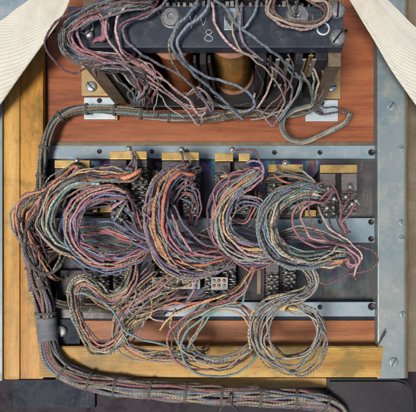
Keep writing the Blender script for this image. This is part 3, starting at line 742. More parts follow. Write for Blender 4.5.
bundle([(74, 236, 34), (90, 233, 38), (108, 233, 42), (124, 238, 44), (142, 243, 42), (160, 244, 34)],
       ['purple', 'blue', 'lilac', 'rose', 'pink', 'orange', 'maroon', 'tealcream', 'teal', 'rose'], [11, 11, 11, 9, 7, 6], 'of the level strands inside the purple ring', g, outer=1, layers=2, seed=6, swap=.25)
bundle([(120, 222, 34), (138, 238, 56), (152, 244, 52), (162, 240, 40)], ['purple', 'lilac', 'purple', 'blue'], [6, 5, 5, 4], 'of the short strands right of the purple ring', 'short strands right of the purple ring', outer=1, seed=7)
wire([(124, 192, 50), (131, 200, 58), (137, 215, 54), (143, 232, 44)], 'rose', 'diving steeply between second and third relays')
wire([(118, 192, 50), (127, 204, 60), (133, 220, 55), (139, 236, 44)], 'purple', 'steep, left of the rose one between relays')
wire([(121, 190, 50), (129, 196, 60), (134, 212, 58), (136, 226, 50), (148, 240, 42)], 'dark', 'steep and dark between second and third relays')
# loop 2: the big C of relay 3
g = 'big loop hanging from the third relay'
bundle([(186, 168, 58), (172, 174, 66), (160, 190, 70), (155, 210, 71), (158, 232, 70), (170, 253, 69), (190, 264, 66), (210, 262, 60), (228, 256, 50), (240, 250, 38)],
       ['purple', 'lilac', 'blue', 'creamred', 'creamdash', 'creamred', 'orange', 'orange', 'maroon', 'bluedash', 'teal', 'white', 'lilac', 'rose', 'purple', 'blue', 'rose'],
       [5, 7, 10, 11.5, 13, 14.5, 14, 12, 10, 8], 'in the big third loop', g, outer=-1, starts=lugs('r3', lambda q: q.y > 60), layers=3, swap=.19, seed=8, hstep=3.2)
wire([(197, 171, 50), (193, 175, 62), (178, 174, 72), (168, 186, 77), (163, 205, 78), (163, 226, 76), (168, 243, 72), (178, 258, 64)], 'orange', 'bold on top of the third loop', 1.9)
wire([(192, 164, 52), (180, 165, 64), (166, 176, 72), (156, 196, 76), (154, 220, 76), (160, 245, 74), (173, 265, 70), (190, 275, 64), (208, 272, 54)], 'creamred', 'bold along the outer side of third loop', 1.5)
wire([(170, 208, 66), (174, 225, 68), (184, 246, 68), (200, 262, 66), (218, 267, 60), (234, 264, 50)], 'teal', 'bold across the lower inside of third loop', 1.5)
wire([(172, 214, 70), (180, 234, 72), (194, 252, 70), (212, 257, 64), (232, 254, 52)], 'pink', 'bold inside the third loop, above the teal one', 1.4)
wire([(174, 205, 66), (184, 224, 68), (200, 242, 66), (220, 248, 58), (238, 247, 46)], 'purple', 'innermost along the curve of the third loop', 1.4)
bundle([(176, 196, 46), (184, 190, 52), (194, 193, 52), (197, 204, 48), (194, 218, 38)], ['rose', 'maroon', 'blue', 'rose'], [4, 4, 4, 4, 3], 'of the small red hooks inside the third loop', 'small hooks inside the third loop', outer=-1, seed=9, starts=lugs('r3', lambda q: q.y < 62))
bundle([(196, 170, 50), (186, 178, 56), (174, 188, 58), (166, 202, 54), (170, 220, 46)], ['grey', 'blue', 'lilac', 'bluedash'], [3, 5, 6, 6, 5], 'of the thin inner third relay strands', 'thin inner strands of the third relay', outer=-1, seed=10)
wire([(183, 150, 46), (186, 156, 54), (190, 163, 56), (183, 169, 62), (170, 178, 66)], 'grey', 'from the screw above the third relay')
wire([(180, 152, 46), (184, 160, 56), (178, 168, 62), (163, 184, 68)], 'lilac', 'beside the screw wire of the third relay')
wire([(176, 172, 50), (182, 172, 58), (188, 176, 56), (190, 184, 46)], 'brown', 'in a tiny arch over the third relay lugs', 1.1)
wire([(150, 236, 36), (163, 228, 40), (180, 236, 36), (208, 240, 34), (232, 236, 30)], 'maroon', 'low behind the third loop along the crossbar', 1.8)
bundle([(198, 236, 36), (210, 230, 40), (224, 236, 40), (226, 248, 38), (212, 246, 34)], ['creamdash', 'dark', 'greydash'], [2, 3, 3, 3, 3], 'of the dark curls after the third loop', 'dark curls between loops', seed=11, outer=1)
bundle([(180, 242, 40), (200, 246, 44), (222, 250, 44), (246, 250, 38)], ['maroon', 'dark', 'purple', 'maroon', 'dark', 'lilac'], [9, 8, 8, 7], 'of the deep strands between the loops', 'deep strands between loops', seed=12, outer=1, layers=2)
# loop 3: relay 4
g = 'loop hanging from the fourth relay'
bundle([(256, 172, 56), (242, 181, 64), (226, 194, 68), (219, 212, 70), (221, 232, 70), (232, 248, 68), (250, 254, 64), (270, 254, 56), (286, 250, 44)],
       ['purple', 'maroon', 'orange', 'lilac', 'tealcream', 'teal', 'fleck', 'white', 'creamred', 'lilac', 'pink', 'blue', 'white'], [4, 6, 8.5, 9.5, 10, 10.5, 10, 8, 6], 'in the fourth loop', g, outer=-1, starts=lugs('r4', lambda q: q.y > 58), layers=3, swap=.19, seed=13, hstep=3)
wire([(262, 166, 52), (256, 176, 66), (240, 188, 72), (224, 202, 76), (216, 220, 77), (218, 240, 75), (230, 255, 71), (250, 262, 66), (272, 263, 56)], 'tealcream', 'bold on the outer side of fourth loop', 1.45)
wire([(258, 172, 54), (240, 184, 69), (222, 200, 73), (213, 220, 72), (214, 232, 70)], 'orange', 'bold on the upper left of fourth loop', 1.5)
wire([(232, 206, 66), (227, 222, 70), (232, 240, 70), (248, 254, 68), (268, 257, 60), (284, 254, 48)], 'fleck', 'bold on the inner side of fourth loop', 1.5)
wire([(236, 150, 46), (244, 149.5, 54), (254, 151, 58), (259, 158, 60), (262, 166, 60), (257, 175, 62), (243, 182, 64)], 'maroon', 'arching over the top of the fourth relay', 1.2)
wire([(246, 163, 50), (254, 161, 58), (261, 164, 62), (263, 172, 64), (256, 180, 66), (240, 190, 68), (230, 200, 68)], 'lilac', 'second arch right of the fourth relay', 1.3)
wire([(243, 170, 50), (252, 168, 56), (261, 169, 60), (262, 178, 62), (254, 186, 64), (240, 196, 66)], 'pink', 'third arch right of the fourth relay', 1.3)
wire([(224, 167, 50), (225, 173, 56), (231, 176, 58), (240, 174, 58), (247, 169, 52)], 'brown', 'in a hook on the left of the fourth relay', 1.3)
wire([(218, 176, 50), (220, 181, 56), (227, 185, 58), (236, 182, 58), (248, 174, 56)], 'grey', 'in the lower hook of the fourth relay', 1.3)
bundle([(232, 208, 52), (244, 200, 56), (256, 202, 56), (264, 210, 50)], ['lilac', 'blue', 'purple', 'grey'], [4, 5, 4, 3], 'of the flat inner strands of the fourth loop', 'flat inner strands of the fourth loop', seed=14, outer=-1)
bundle([(234, 222, 44), (246, 224, 44), (253, 212, 46), (258, 196, 46)], ['maroon', 'rose', 'dark'], [3, 3, 3, 3], 'of the dark red strands inside the fourth loop', 'dark red strands inside fourth loop', seed=15, outer=1)
bundle([(238, 236, 40), (254, 240, 42), (268, 240, 40), (282, 238, 34)], ['maroon', 'purple', 'maroon', 'dark', 'lilac', 'rose'], [8, 8, 7, 6], 'of the deep strands under the fourth loop', 'deep strands under fourth loop', seed=16, outer=1)
# loop 4: teal and cream
g = 'teal and cream loop hanging from the fifth relay'
bundle([(318, 192, 56), (302, 190, 62), (284, 196, 67), (270, 210, 70), (265, 230, 70), (274, 249, 69), (292, 259, 66), (312, 260, 60), (332, 256, 52), (346, 255, 46)],
       ['teal', 'bluedash', 'blue', 'creamdash', 'teal', 'tealcream', 'creamdash', 'grey', 'cream', 'teal', 'tealcream', 'teal'], [4, 6, 8, 9, 9, 9, 8.5, 7.5, 6, 4], 'in the teal and cream loop', g, dive=False, outer=-1, starts=lugs('r5', lambda q: True), layers=3, swap=.19, seed=17, hstep=3)
wire([(322, 186, 54), (300, 184, 66), (280, 194, 73), (265, 212, 77), (259, 232, 77), (266, 252, 76), (284, 265, 72), (306, 268, 66), (330, 262, 58), (344, 259, 50)], 'bluedash', 'bold on the outer side of the teal loop', 1.5)
wire([(326, 190, 54), (306, 187, 64), (288, 198, 71), (276, 214, 74), (276, 230, 74), (284, 246, 72), (300, 256, 68), (324, 252, 58), (338, 247, 50)], 'teal', 'bold on the inner side of the teal loop', 1.5)
wire([(322, 192, 54), (304, 194, 66), (286, 204, 72), (272, 222, 76), (276, 244, 75), (292, 258, 71), (316, 262, 64), (342, 254, 54)], 'creamdash', 'bold through the middle of the teal loop', 1.5)
bundle([(272, 178, 50), (284, 177, 56), (300, 180, 58), (314, 188, 56)], ['dark', 'brown', 'dark'], [3, 4, 4, 3], 'of the short strands over the fifth relay', 'short strands over the fifth relay', seed=18, outer=1)
wire([(277, 166, 50), (280, 172, 56), (295, 176, 58), (312, 182, 58), (322, 190, 54)], 'grey', 'curving right from the fifth relay bar', 1.3)
wire([(300, 168, 48), (303, 171, 56), (312, 178, 58), (320, 188, 54)], 'white', 'thin beside the fifth relay bar', 1.1)
wire([(274, 175, 50), (282, 181, 56), (296, 182, 56), (306, 178, 50)], 'orange', 'short under the fifth relay bar', 1.2)
bundle([(284, 236, 40), (298, 233, 42), (314, 236, 42), (330, 240, 42), (346, 250, 42)], ['cream', 'creamdash', 'grey', 'lilac', 'creamred'], [5, 5, 5, 5, 4], 'of the pale strands crossing the middle crossbar', 'pale strands crossing middle crossbar', seed=19, outer=1)
for i, (x, y, s) in enumerate(((343, 262, 'orange'), (348, 259, 'creamred'), (340, 265, 'cream'))):
    wire([(x - 26, y + 2 - i, 56), (x - 12, y + 2, 56), (x, y, 52)], s, ['cut short at the right tip of teal loop', 'cut beside the orange stub of teal loop', 'lowest cut stub of the teal loop'][i], 1.4, tip='e')
# right side pink wires
g = 'pink wires of the last relay'
wire([(347, 233, 44), (342, 214, 54), (337, 194, 60), (328, 182, 64), (318, 184, 66), (309, 198, 66), (309, 212, 64), (316, 230, 60), (332, 243, 56), (352, 245, 48), (370, 250, 40), (378, 258, 34), (375, 266, 30), (366, 271, 26), (350, 274, 22), (338, 279, 20), (325, 284, 18), (318, 280, 16), (320, 272, 16), (330, 265, 16), (340, 265, 16), (349, 271, 16), (354, 277, 18)], 'maroon', 'sweeping in the widest arc at the right', 1.15, group=g, tip='e')
wire([(334, 190, 50), (322, 203, 62), (306, 202, 64), (295, 208, 64), (292, 220, 62), (298, 236, 60), (314, 246, 56), (336, 248, 50), (350, 254, 46), (356, 264, 42), (350, 268, 40), (345, 260, 42)], 'pink', 'in the round middle curve at the right', 1.35, group=g)
wire([(326, 202, 50), (314, 203, 62), (303, 210, 64), (302, 222, 62), (312, 238, 58), (330, 242, 54), (348, 248, 48), (359, 258, 44), (358, 265, 42), (350, 265, 40), (347, 256, 42)], 'pink', 'in the inner curve below the last relay', 1.35, group=g)
wire([(350, 190, 50), (345, 204, 56), (341, 218, 54), (346, 230, 50), (350, 232, 46)], 'maroon', 'dropping from the round post of the last relay', 1.15, group=g)
wire([(356, 203, 50), (350, 212, 54), (342, 222, 54), (346, 234, 48)], 'rose', 'dropping from the lowest right lug', 1.1, group=g)
wire([(331, 203, 50), (329, 216, 56), (333, 228, 56), (345, 238, 50), (339, 226, 54), (336, 214, 52)], 'dark', 'bent into a sharp point below the last relay', 1.1, group=g)
wire([(333, 188, 52), (322, 197, 56), (318, 202, 52)], 'rose', 'short and straight at the last relay slot', 1.3, group=g)
wire([(318, 206, 46), (322, 216, 52), (334, 232, 54), (352, 244, 50), (362, 256, 44), (356, 268, 38), (354, 276, 34)], 'fleck', 'running down past the two curved pink ones', 1.1, group=g)
for i, (x, y) in enumerate(((328, 189), (350, 187), (346, 197), (334, 199), (341, 206), (356, 201), (352, 204), (327, 208))):
    a = P(x, y, 50); b = P(x + R.uniform(-6, 6), y + R.uniform(2, 8), 42)
    m2 = MB(); tube(m2, [b, b.lerp(a, .5) + Vector((0, 0, 1)), a], 1.1, 8)
    q = a; lathe(m2, (q.x, q.y, q.z), [(.6, -1.2), (2.0, -.4), (2.2, .6), (1.2, 1.7), (.2, 1.9)], 12)
    o = m2.build('soldered_post', M['solder'], bpy.data.objects['relay.005'], True)
wire([(330, 183, 56), (352, 182, 20), (376, 176, 6)], 'white', 'hair thin') if False else None

# lower row bundles
g = 'knotted strands below the purple ring'
bundle([(133, 262, 48), (132, 276, 54), (124, 291, 58), (110, 297, 60), (96, 287, 60), (82, 281, 60), (73, 288, 60), (74, 306, 58), (82, 330, 56), (94, 348, 54), (110, 348, 54), (126, 332, 54), (140, 318, 48), (158, 306, 42), (178, 298, 36)],
       ['tealcream', 'pink', 'creamred', 'brown', 'cream', 'greydash', 'bluegrey', 'creamdash'], [4, 4.5, 5, 5, 5, 5, 5, 5, 4.5, 4.5, 4.5, 4.5, 4, 4, 4], 'in the S shaped bundle', g, more=False, outer=1, layers=3, swap=.35, seed=20, r=1.2)
bundle([(150, 272, 44), (140, 282, 50), (128, 293, 52), (112, 305, 52), (100, 300, 50), (88, 292, 48), (80, 300, 48)], ['creamred', 'cream', 'pink', 'greydash'], [4, 4, 4, 4, 4, 4, 3], 'of the short bundle behind the S', 'short bundle behind the S', outer=1, seed=21)
wire([(76, 294, 62), (84, 293, 63), (98, 300, 64), (112, 309, 64), (124, 330, 62), (140, 339, 58), (158, 343, 54), (176, 349, 48)], 'teal', 'running under the S to the right', 1.3, group=g)
g = 'crossed strands left of the big teal circle'
bundle([(172, 276, 44), (162, 286, 50), (146, 297, 52), (130, 306, 52), (119, 318, 52), (117, 334, 52), (128, 348, 52), (148, 355, 50), (172, 358, 46), (196, 356, 42)],
       ['greydash', 'creamred', 'bluegrey', 'pink', 'creamdash', 'grey'], [4, 4.5, 5, 5, 5, 5, 5, 5, 4, 4], 'in the wide U over the batten', g, more=False, outer=-1, layers=2, swap=.4, seed=22, r=1.15)
bundle([(134, 284, 46), (136, 296, 52), (128, 309, 54), (140, 316, 52), (158, 308, 50), (178, 304, 46), (200, 298, 40)], ['pink', 'cream', 'maroon'], [4, 4, 4, 4, 4, 4, 3], 'of the loose strands over the orange slat', 'loose strands over the slat', outer=1, seed=23, r=1.1)
wire([(196, 272, 42), (190, 284, 48), (172, 288, 50), (158, 284, 48), (152, 276, 44)], 'creamdash', 'in a flat hook below the third loop', 1.2)
wire([(198, 268, 42), (196, 282, 46), (188, 300, 48), (170, 308, 48), (150, 314, 46), (140, 330, 46), (130, 346, 44)], 'lilac', 'crossing from third loop down to the batten', 1.15)
wire([(142, 300, 48), (150, 318, 52), (164, 321, 52)], 'fleck', 'short stub lying over the orange slat', 1.15)
wire([(140, 290, 48), (152, 300, 50), (150, 316, 52), (136, 322, 52), (124, 345, 50)], 'creamred', 'slanting over the S shaped bundle', 1.15)
g = 'big circle of wires over the batten'
wire([(248, 282, 46), (243, 292, 54), (228, 303, 58), (208, 314, 60), (190, 328, 60), (181, 346, 60), (186, 364, 58), (202, 375, 56), (224, 376, 54), (246, 368, 52), (258, 353, 48), (258, 338, 42)], 'teal', 'forming the big circle over the batten', 1.35, group=g)
wire([(246, 280, 46), (244, 296, 50), (240, 304, 52), (222, 306, 54), (206, 320, 56), (194, 340, 56), (183, 352, 52), (170, 356, 48)], 'teal', 'forking out of the big teal circle', 1.2, group=g)
wire([(258, 262, 46), (252, 276, 52), (242, 291, 55), (222, 303, 58), (198, 311, 58), (176, 324, 58), (167, 340, 58), (172, 356, 56), (186, 367, 54), (206, 370, 52), (234, 364, 50), (252, 352, 46), (256, 340, 40)], 'rose', 'in the outer circle, left of the teal one', 1.3, group=g)
wire([(256, 262, 44), (248, 276, 50), (236, 290, 53), (214, 299, 55), (192, 306, 56), (172, 316, 55), (160, 330, 50)], 'creamred', 'following the rose one above the slat', 1.25, group=g)
wire([(254, 262, 44), (244, 280, 50), (230, 292, 52), (206, 301, 54), (186, 304, 54), (170, 304, 50), (150, 312, 44)], 'orange', 'highest of the strands fanning left over slat', 1.2, group=g)
wire([(205, 300, 46), (192, 316, 50), (188, 334, 50), (196, 350, 50), (214, 357, 50), (236, 352, 48), (252, 340, 44)], 'grey', 'in the small inner circle over the batten', 1.15, group=g)
wire([(212, 298, 46), (200, 312, 50), (182, 326, 52), (178, 342, 52), (188, 356, 52), (212, 362, 50), (236, 356, 48), (254, 344, 44)], 'greydash', 'in the middle circle over the batten', 1.15, group=g)
wire([(178, 326, 48), (180, 342, 50), (192, 352, 50), (218, 360, 50), (240, 354, 46), (254, 348, 42)], 'bluedash', 'low in the circle over the batten', 1.15, group=g)
wire([(176, 308, 48), (170, 322, 50), (176, 340, 50), (190, 356, 48), (214, 364, 46), (240, 360, 44)], 'creamdash', 'inside the rose circle over the batten', 1.15, group=g)
wire([(204, 318, 48), (198, 330, 50), (190, 342, 50), (186, 350, 48)], 'creamred', 'short in the middle of circle', 1.1, group=g)
bundle([(214, 307, 26), (232, 305, 34), (246, 312, 38), (253, 326, 40), (255, 340, 40), (254, 352, 38)], ['orange', 'brown', 'maroon', 'creamred'], [3, 4, 4, 3.5, 3, 3], 'of the brown strands right of the circle', 'brown strands right of the circle', outer=1, seed=24, r=1.2)
# coil at lower right
g = 'grey coil below the lowest right relay'
bundle([(300, 264, 50), (309, 272, 54), (314, 284, 56), (303, 295, 58), (284, 300, 58), (266, 310, 58), (257, 328, 58), (260, 348, 58), (274, 362, 58), (294, 366, 58), (312, 356, 58), (321, 340, 57), (320, 324, 56), (311, 313, 54), (296, 308, 50)],
       ['grey', 'cream', 'bluegrey', 'greydash', 'olive', 'grey', 'creamdash'], [3, 3.5, 4, 5, 6, 6, 6, 6, 7, 7, 6, 5, 4.5, 4, 4], 'in the grey coil', g, more=False, outer=1, layers=2, swap=.55, seed=25, r=1.0)
bundle([(310, 290, 54), (290, 297, 56), (268, 304, 56), (254, 318, 54), (252, 336, 50), (256, 352, 46)], ['creamdash', 'grey', 'cream'], [3, 3, 4, 3, 3, 3], 'of the strands entering the grey coil', 'strands entering the grey coil', outer=-1, seed=26, r=1.2)
wire([(311, 278, 54), (306, 290, 60), (290, 301, 63), (276, 312, 65), (269, 328, 66), (272, 348, 66), (282, 367, 66), (298, 376, 66), (314, 370, 66), (325, 354, 65), (327, 340, 63), (322, 328, 60), (314, 318, 54)], 'greydash', 'in the widest turn of the grey coil', 1.25, group=g)
wire([(300, 308, 46), (314, 318, 50), (320, 334, 52), (312, 350, 53), (294, 358, 53), (278, 352, 53), (266, 336, 52)], 'darkdash', 'in the innermost turn of the grey coil', 1.25, group=g)
wire([(304, 306, 44), (316, 320, 48), (317, 338, 50), (304, 352, 50), (284, 354, 50), (270, 342, 48)], 'brown', 'dark inner turn right in the grey coil', 1.2, group=g)

# top group ------------------------------------------------
g = 'blue grey strands wrapped round the plate corner'
bundle([(166, -8, 118), (136, 1, 120), (108, 9, 120), (82, 19, 120), (67, 33, 118), (66, 46, 116), (78, 56, 113), (100, 61, 108), (124, 66, 96), (138, 78, 78), (142, 94, 48)],
       ['bluegrey', 'grey', 'bluegrey', 'bluegrey', 'grey', 'bluegrey', 'purple'], [3, 5, 6, 6, 5.5, 5, 5, 5, 5, 5, 4], 'round the plate corner', g, outer=-1, layers=2, swap=.3, seed=30)
g = 'pink strands looped round the ring terminal'
bundle([(96, 40, 113), (103, 37, 116), (106, 25, 119), (100, 15, 121), (86, 18, 122), (75, 27, 122), (73, 38, 121), (82, 50, 119), (100, 58, 114), (124, 63, 104), (144, 69, 92), (153, 78, 76), (150, 92, 50)],
       ['pink', 'rose', 'pink'], [1, 1.5, 2, 2, 2.5, 2.5, 3, 3, 3, 4, 5, 5, 4], 'looped round the ring terminal', g, outer=-1, layers=2, swap=.3, seed=31, r=1.4)
wire([(116, -6, 118), (90, 5, 116), (64, 17, 108), (49, 30, 98), (45, 42, 92), (51, 57, 88), (62, 69, 86), (73, 72.5, 86), (86, 68, 88), (100, 64, 90), (118, 66, 86), (130, 76, 74), (139, 92, 44)], 'maroon', 'alone in the wide arc over the orange board', 1.1)
wire([(136, -6, 118), (120, 4, 120), (108, 16, 121), (106, 30, 120), (112, 45, 118), (124, 60, 108), (142, 78, 90), (166, 93, 70), (186, 110, 52), (199, 125, 40), (202, 120, 36), (198, 110, 32), (184, 104, 28)], 'fleck', 'hanging lowest below the copper coil', 1.25)
wire([(146, -6, 118), (126, 7, 121), (116, 20, 122), (117, 38, 119), (124, 54, 110), (142, 68, 94), (166, 82, 78), (188, 100, 58), (200, 116, 46), (206, 112, 44)], 'fleck', 'second of the pair crossing the plate', 1.25)
wire([(170, -4, 118), (160, 7, 119), (146, 16, 118), (130, 21, 117), (124, 28, 117), (126, 40, 117), (134, 49, 112), (152, 60, 100), (178, 75, 82), (196, 88, 68), (206, 104, 56), (212, 112, 50), (213, 105, 46), (208, 94, 42), (201, 91, 38), (198, 99, 30)], 'pinkblue', 'curving over the plate left of the round nut', 1.4)
wire([(122, 60, 100), (142, 66, 96), (154, 74, 86), (152, 84, 74), (140, 90, 56)], 'pink', 'in a short bend under the plate edge', 1.3)
wire([(116, 60, 102), (130, 66, 98), (148, 76, 88), (166, 90, 70), (190, 108, 50), (206, 108, 44), (209, 98, 38), (204, 92, 32)], 'fleck', 'ending in a small loop below the copper coil', 1.15)
wire([(112, 66, 96), (122, 72, 88), (132, 84, 70), (142, 96, 46), (146, 102, 30)], 'white', 'slanting down left of the copper coil', 1.3)
wire([(110, 68, 94), (118, 80, 80), (132, 92, 56), (140, 102, 30)], 'grey', 'lowest of the tangle under the plate', 1.2)
wire([(124, 64, 96), (134, 76, 84), (140, 88, 66), (144, 100, 34)], 'rose', 'upright in the tangle under the plate', 1.2)
wire([(128, 66, 92), (146, 72, 84), (150, 84, 70), (146, 98, 40)], 'creamred', 'right edge of the tangle under the plate', 1.2)
wire([(120, 70, 88), (130, 80, 76), (146, 94, 54), (150, 104, 30)], 'brown', 'deep in the tangle under the plate', 1.2)
wire([(134, 88, 44), (128, 94, 36), (133, 101, 30), (142, 99, 28), (144, 92, 30), (138, 90, 34)], 'dark', 'knotted where the upper cable starts', 1.7)
wire([(142, 84, 50), (138, 96, 40), (146, 104, 30), (152, 98, 28)], 'maroon', 'knotted beside the dark knot', 1.3)
# centre grey pair
wire([(199, -6, 114), (196, 6, 118), (186, 17, 120), (175, 30, 120), (172, 44, 118), (177, 57, 110), (192, 72, 94), (212, 90, 70), (230, 107, 48), (243, 120, 36)], 'bluegrey', 'longest, crossing between the two coils', 1.55)
wire([(209, -6, 114), (208, 8, 118), (199, 18, 120), (186, 27, 120), (178, 41, 118), (181, 55, 110), (190, 67, 98), (210, 77, 84), (236, 86, 70), (251, 95, 58), (254, 106, 46), (245, 112, 36), (226, 107, 30), (206, 102, 26)], 'bluegrey', 'curving back under the amber coil', 1.5)
wire([(208, 99, 30), (225, 108, 34), (240, 112, 34), (256, 110, 30), (268, 114, 28), (284, 117, 24)], 'grey', 'lying low along the upper cable', 1.2)
wire([(211, 2, 114), (213, 9, 118), (217, 27, 119), (228, 43, 116), (248, 55, 104), (266, 59, 94), (272, 66, 84), (270, 84, 62), (262, 102, 42), (257, 108, 36), (253, 102, 34), (255, 93, 36)], 'fleck', 'right of the chalk figure, ending in a hook', 1.3)
wire([(242, 3, 114), (240, 18, 119), (242, 38, 118), (254, 54, 106), (270, 66, 92), (286, 79, 74), (293, 91, 58), (288, 104, 44), (279, 118, 34), (273, 126, 28), (264, 117, 26), (258, 106, 30)], 'pinkblue', 'crossing the tinned tag and bent at its foot', 1.25)
wire([(214, 0, 114), (226, 9, 119), (238, 25, 120), (260, 43, 114), (283, 60, 96), (297, 74, 80), (300, 88, 62), (292, 103, 46), (278, 122, 30)], 'bluegrey', 'slanting right from the tinned tag', 1.5)
wire([(258, -6, 112), (256, 10, 118), (248, 24, 118), (242, 30, 116)], 'bluegrey', 'short, right of the tinned tag', 1.3)
wire([(236, -6, 112), (238, 8, 119), (242, 28, 117)], 'grey', 'short, over the tinned tag', 1.4)
wire([(222, 4, 112), (228, 20, 117), (236, 29, 117), (244, 28, 114)], 'dark', 'curled round the tinned tag', 1.3)
g = 'coil of wires over the right round nut'
bundle([(282, -10, 112), (271, 0, 117), (270, 11, 119), (280, 20, 120), (298, 25, 120), (316, 24, 119), (327, 15, 118), (324, 4, 117), (312, 0, 116), (300, -6, 112)], ['fleck', 'cream', 'maroon', 'brown'], [2, 3, 3, 3.2, 3, 3, 3, 3, 2.5, 2], 'in the coil over the right nut', g, outer=-1, layers=2, swap=.3, seed=33, r=1.3)
wire([(300, -4, 112), (296, 6, 118), (296, 14, 118)], 'dark', 'short, touching the right round nut', 1.4)
wire([(285, -6, 112), (288, 6, 116), (292, 14, 118), (296, 16, 116)], 'grey', 'short, left of the right round nut', 1.2)
wire([(276, 52, 92), (286, 66, 84), (294, 76, 74), (306, 80, 66), (312, 90, 50), (314, 104, 26)], 'teal', 'bending under the plate to the sleeve', 1.2)
wire([(302, 52, 94), (301, 66, 84), (305, 78, 70), (311, 90, 48), (313, 104, 24)], 'grey', 'dropping straight to the sleeve mouth', 1.5)
wire([(317, 52, 94), (314, 66, 84), (318, 80, 66), (316, 94, 42), (313, 106, 22)], 'cream', 'second dropping to the sleeve mouth', 1.3)
wire([(312, 50, 94), (310, 64, 84), (314, 78, 68), (313, 92, 44), (312, 104, 24)], 'tealcream', 'left of the three at sleeve mouth', 1.2)
wire([(322, 52, 92), (321, 68, 80), (325, 82, 60), (320, 96, 36), (314, 106, 20)], 'rose', 'rightmost dropping to the sleeve mouth', 1.1)
wire([(318, 52, 92), (325, 72, 76), (322, 88, 54), (314, 103, 26)], 'dark', 'behind the rose one at the sleeve mouth', 1.2)
# thick sleeve
g = 'strands of the thick looped sleeve'
sl = thing('cable_sleeve', P(300, 120, 10), 'thick grey green and cream braided sleeve looped under the transformer', 'sleeve')
slp = [(318, 105, 18), (306, 107, 20), (292, 111, 22), (284, 118, 24), (282, 128, 24), (288, 138, 22), (301, 142, 20), (317, 137, 20), (334, 129, 22), (346, 122, 24), (351, 113, 26)]
ctr = catmull([P(*p) for p in slp], 2)
for k, sty in enumerate(('teal', 'cream', 'white', 'grey')):
    q = []
    for i, p in enumerate(ctr):
        d = (ctr[min(len(ctr) - 1, i + 1)] - ctr[max(0, i - 1)]).normalized(); s_ = Vector((d.y, -d.x, 0)).normalized(); a_ = i * .13 + k * math.pi / 2
        q.append(p + s_ * 1.45 * math.cos(a_) + Vector((0, 0, 1.3)) * math.sin(a_))
    m2 = MB(); tube(m2, q, 1.25, 10, k); m2.build('strand', WD[sty], sl, True, P(300, 120, 20))
wire([(314, 103, 22), (324, 107, 24), (338, 107, 26), (349, 111, 28)], 'dark', 'thin, joining the sleeve ends above', 1.0)
wire([(312, 108, 22), (320, 114, 24), (334, 113, 26), (350, 112, 28)], 'dark', 'thin, joining the sleeve ends below', 1.2)
wire([(313, 104, 20), (317, 108, 26), (322, 112, 24), (316, 112, 20)], 'dark', 'knotted at the mouth of the sleeve', 1.7)

strays([(128, 196, 52), (94, 194, 64), (78, 206, 66), (71, 224, 66), (75, 243, 66), (90, 257, 64), (112, 262, 60), (140, 252, 50)], ['darkdash', 'maroon', 'rose'], 8, 'round the purple ring', 'stray wires of the purple ring', 501)
strays([(130, 176, 56), (108, 176, 62), (84, 180, 62), (63, 189, 60), (50, 204, 58), (46, 222, 56), (56, 240, 54), (80, 252, 44)], ['darkdash', 'maroon', 'cream', 'dark', 'creamred'], 7, 'left of the second relay', 'stray wires left of the second relay', 502)
strays([(186, 172, 58), (172, 178, 66), (160, 190, 70), (157, 210, 71), (160, 232, 70), (172, 253, 69), (190, 264, 66), (214, 262, 58), (236, 252, 42)], ['darkdash', 'maroon', 'fleck', 'creamdash'], 14, 'round the third loop', 'stray wires of the third loop', 503)
strays([(254, 176, 56), (240, 184, 64), (226, 196, 68), (220, 212, 70), (222, 232, 70), (234, 248, 68), (252, 256, 62), (280, 252, 48)], ['darkdash', 'rose', 'pink'], 10, 'round the fourth loop', 'stray wires of the fourth loop', 504)
strays([(318, 192, 56), (300, 190, 62), (282, 198, 67), (269, 214, 70), (266, 232, 70), (276, 250, 69), (294, 261, 66), (318, 262, 58), (338, 254, 50)], ['darkdash', 'maroon', 'white', 'dark'], 9, 'round the teal loop', 'stray wires of the teal loop', 505)
strays([(78, 170, 46), (60, 184, 50), (42, 198, 50), (26, 212, 46), (26, 232, 42), (38, 252, 34), (46, 276, 26)], ['brown', 'maroon', 'darkdash', 'orange', 'creamred', 'dark', 'olive'], 7, 'beside the amber post', 'stray wires beside the amber post', 506)
strays([(130, 268, 48), (122, 292, 56), (108, 298, 58), (84, 284, 58), (72, 296, 58), (78, 325, 56), (96, 349, 54), (118, 342, 54), (140, 316, 48), (170, 300, 40)], ['brown', 'olive'], 6, 'along the S shaped bundle', 'stray wires of the S shaped bundle', 507)
strays([(176, 284, 44), (150, 298, 50), (124, 312, 52), (117, 332, 52), (132, 350, 52), (165, 358, 48), (200, 358, 42)], ['cream', 'olive', 'brown', 'darkdash'], 7, 'across the slat and batten', 'stray wires across the slat and batten', 508)
strays([(250, 272, 46), (236, 294, 54), (208, 308, 56), (182, 326, 56), (176, 346, 56), (192, 364, 54), (224, 368, 52), (252, 352, 44)], ['cream', 'olive'], 7, 'round the big circle over the batten', 'stray wires of the big circle', 509)
strays([(96, 60, 108), (122, 62, 104), (142, 70, 92), (154, 84, 72), (146, 100, 44)], ['dark', 'white', 'maroon', 'pinkblue', 'bluegrey', 'brown', 'fleck'], 7, 'in the tangle under the plate corner', 'tangle under the plate corner', 511)
strays([(150, 4, 120), (112, 10, 121), (82, 20, 121), (66, 36, 120), (70, 52, 116), (98, 61, 108), (130, 68, 90)], ['dark', 'grey', 'maroon', 'darkdash'], 6, 'round the plate corner', 'stray wires round the plate corner', 512)
g = 'thin wires hanging in front of the coils'
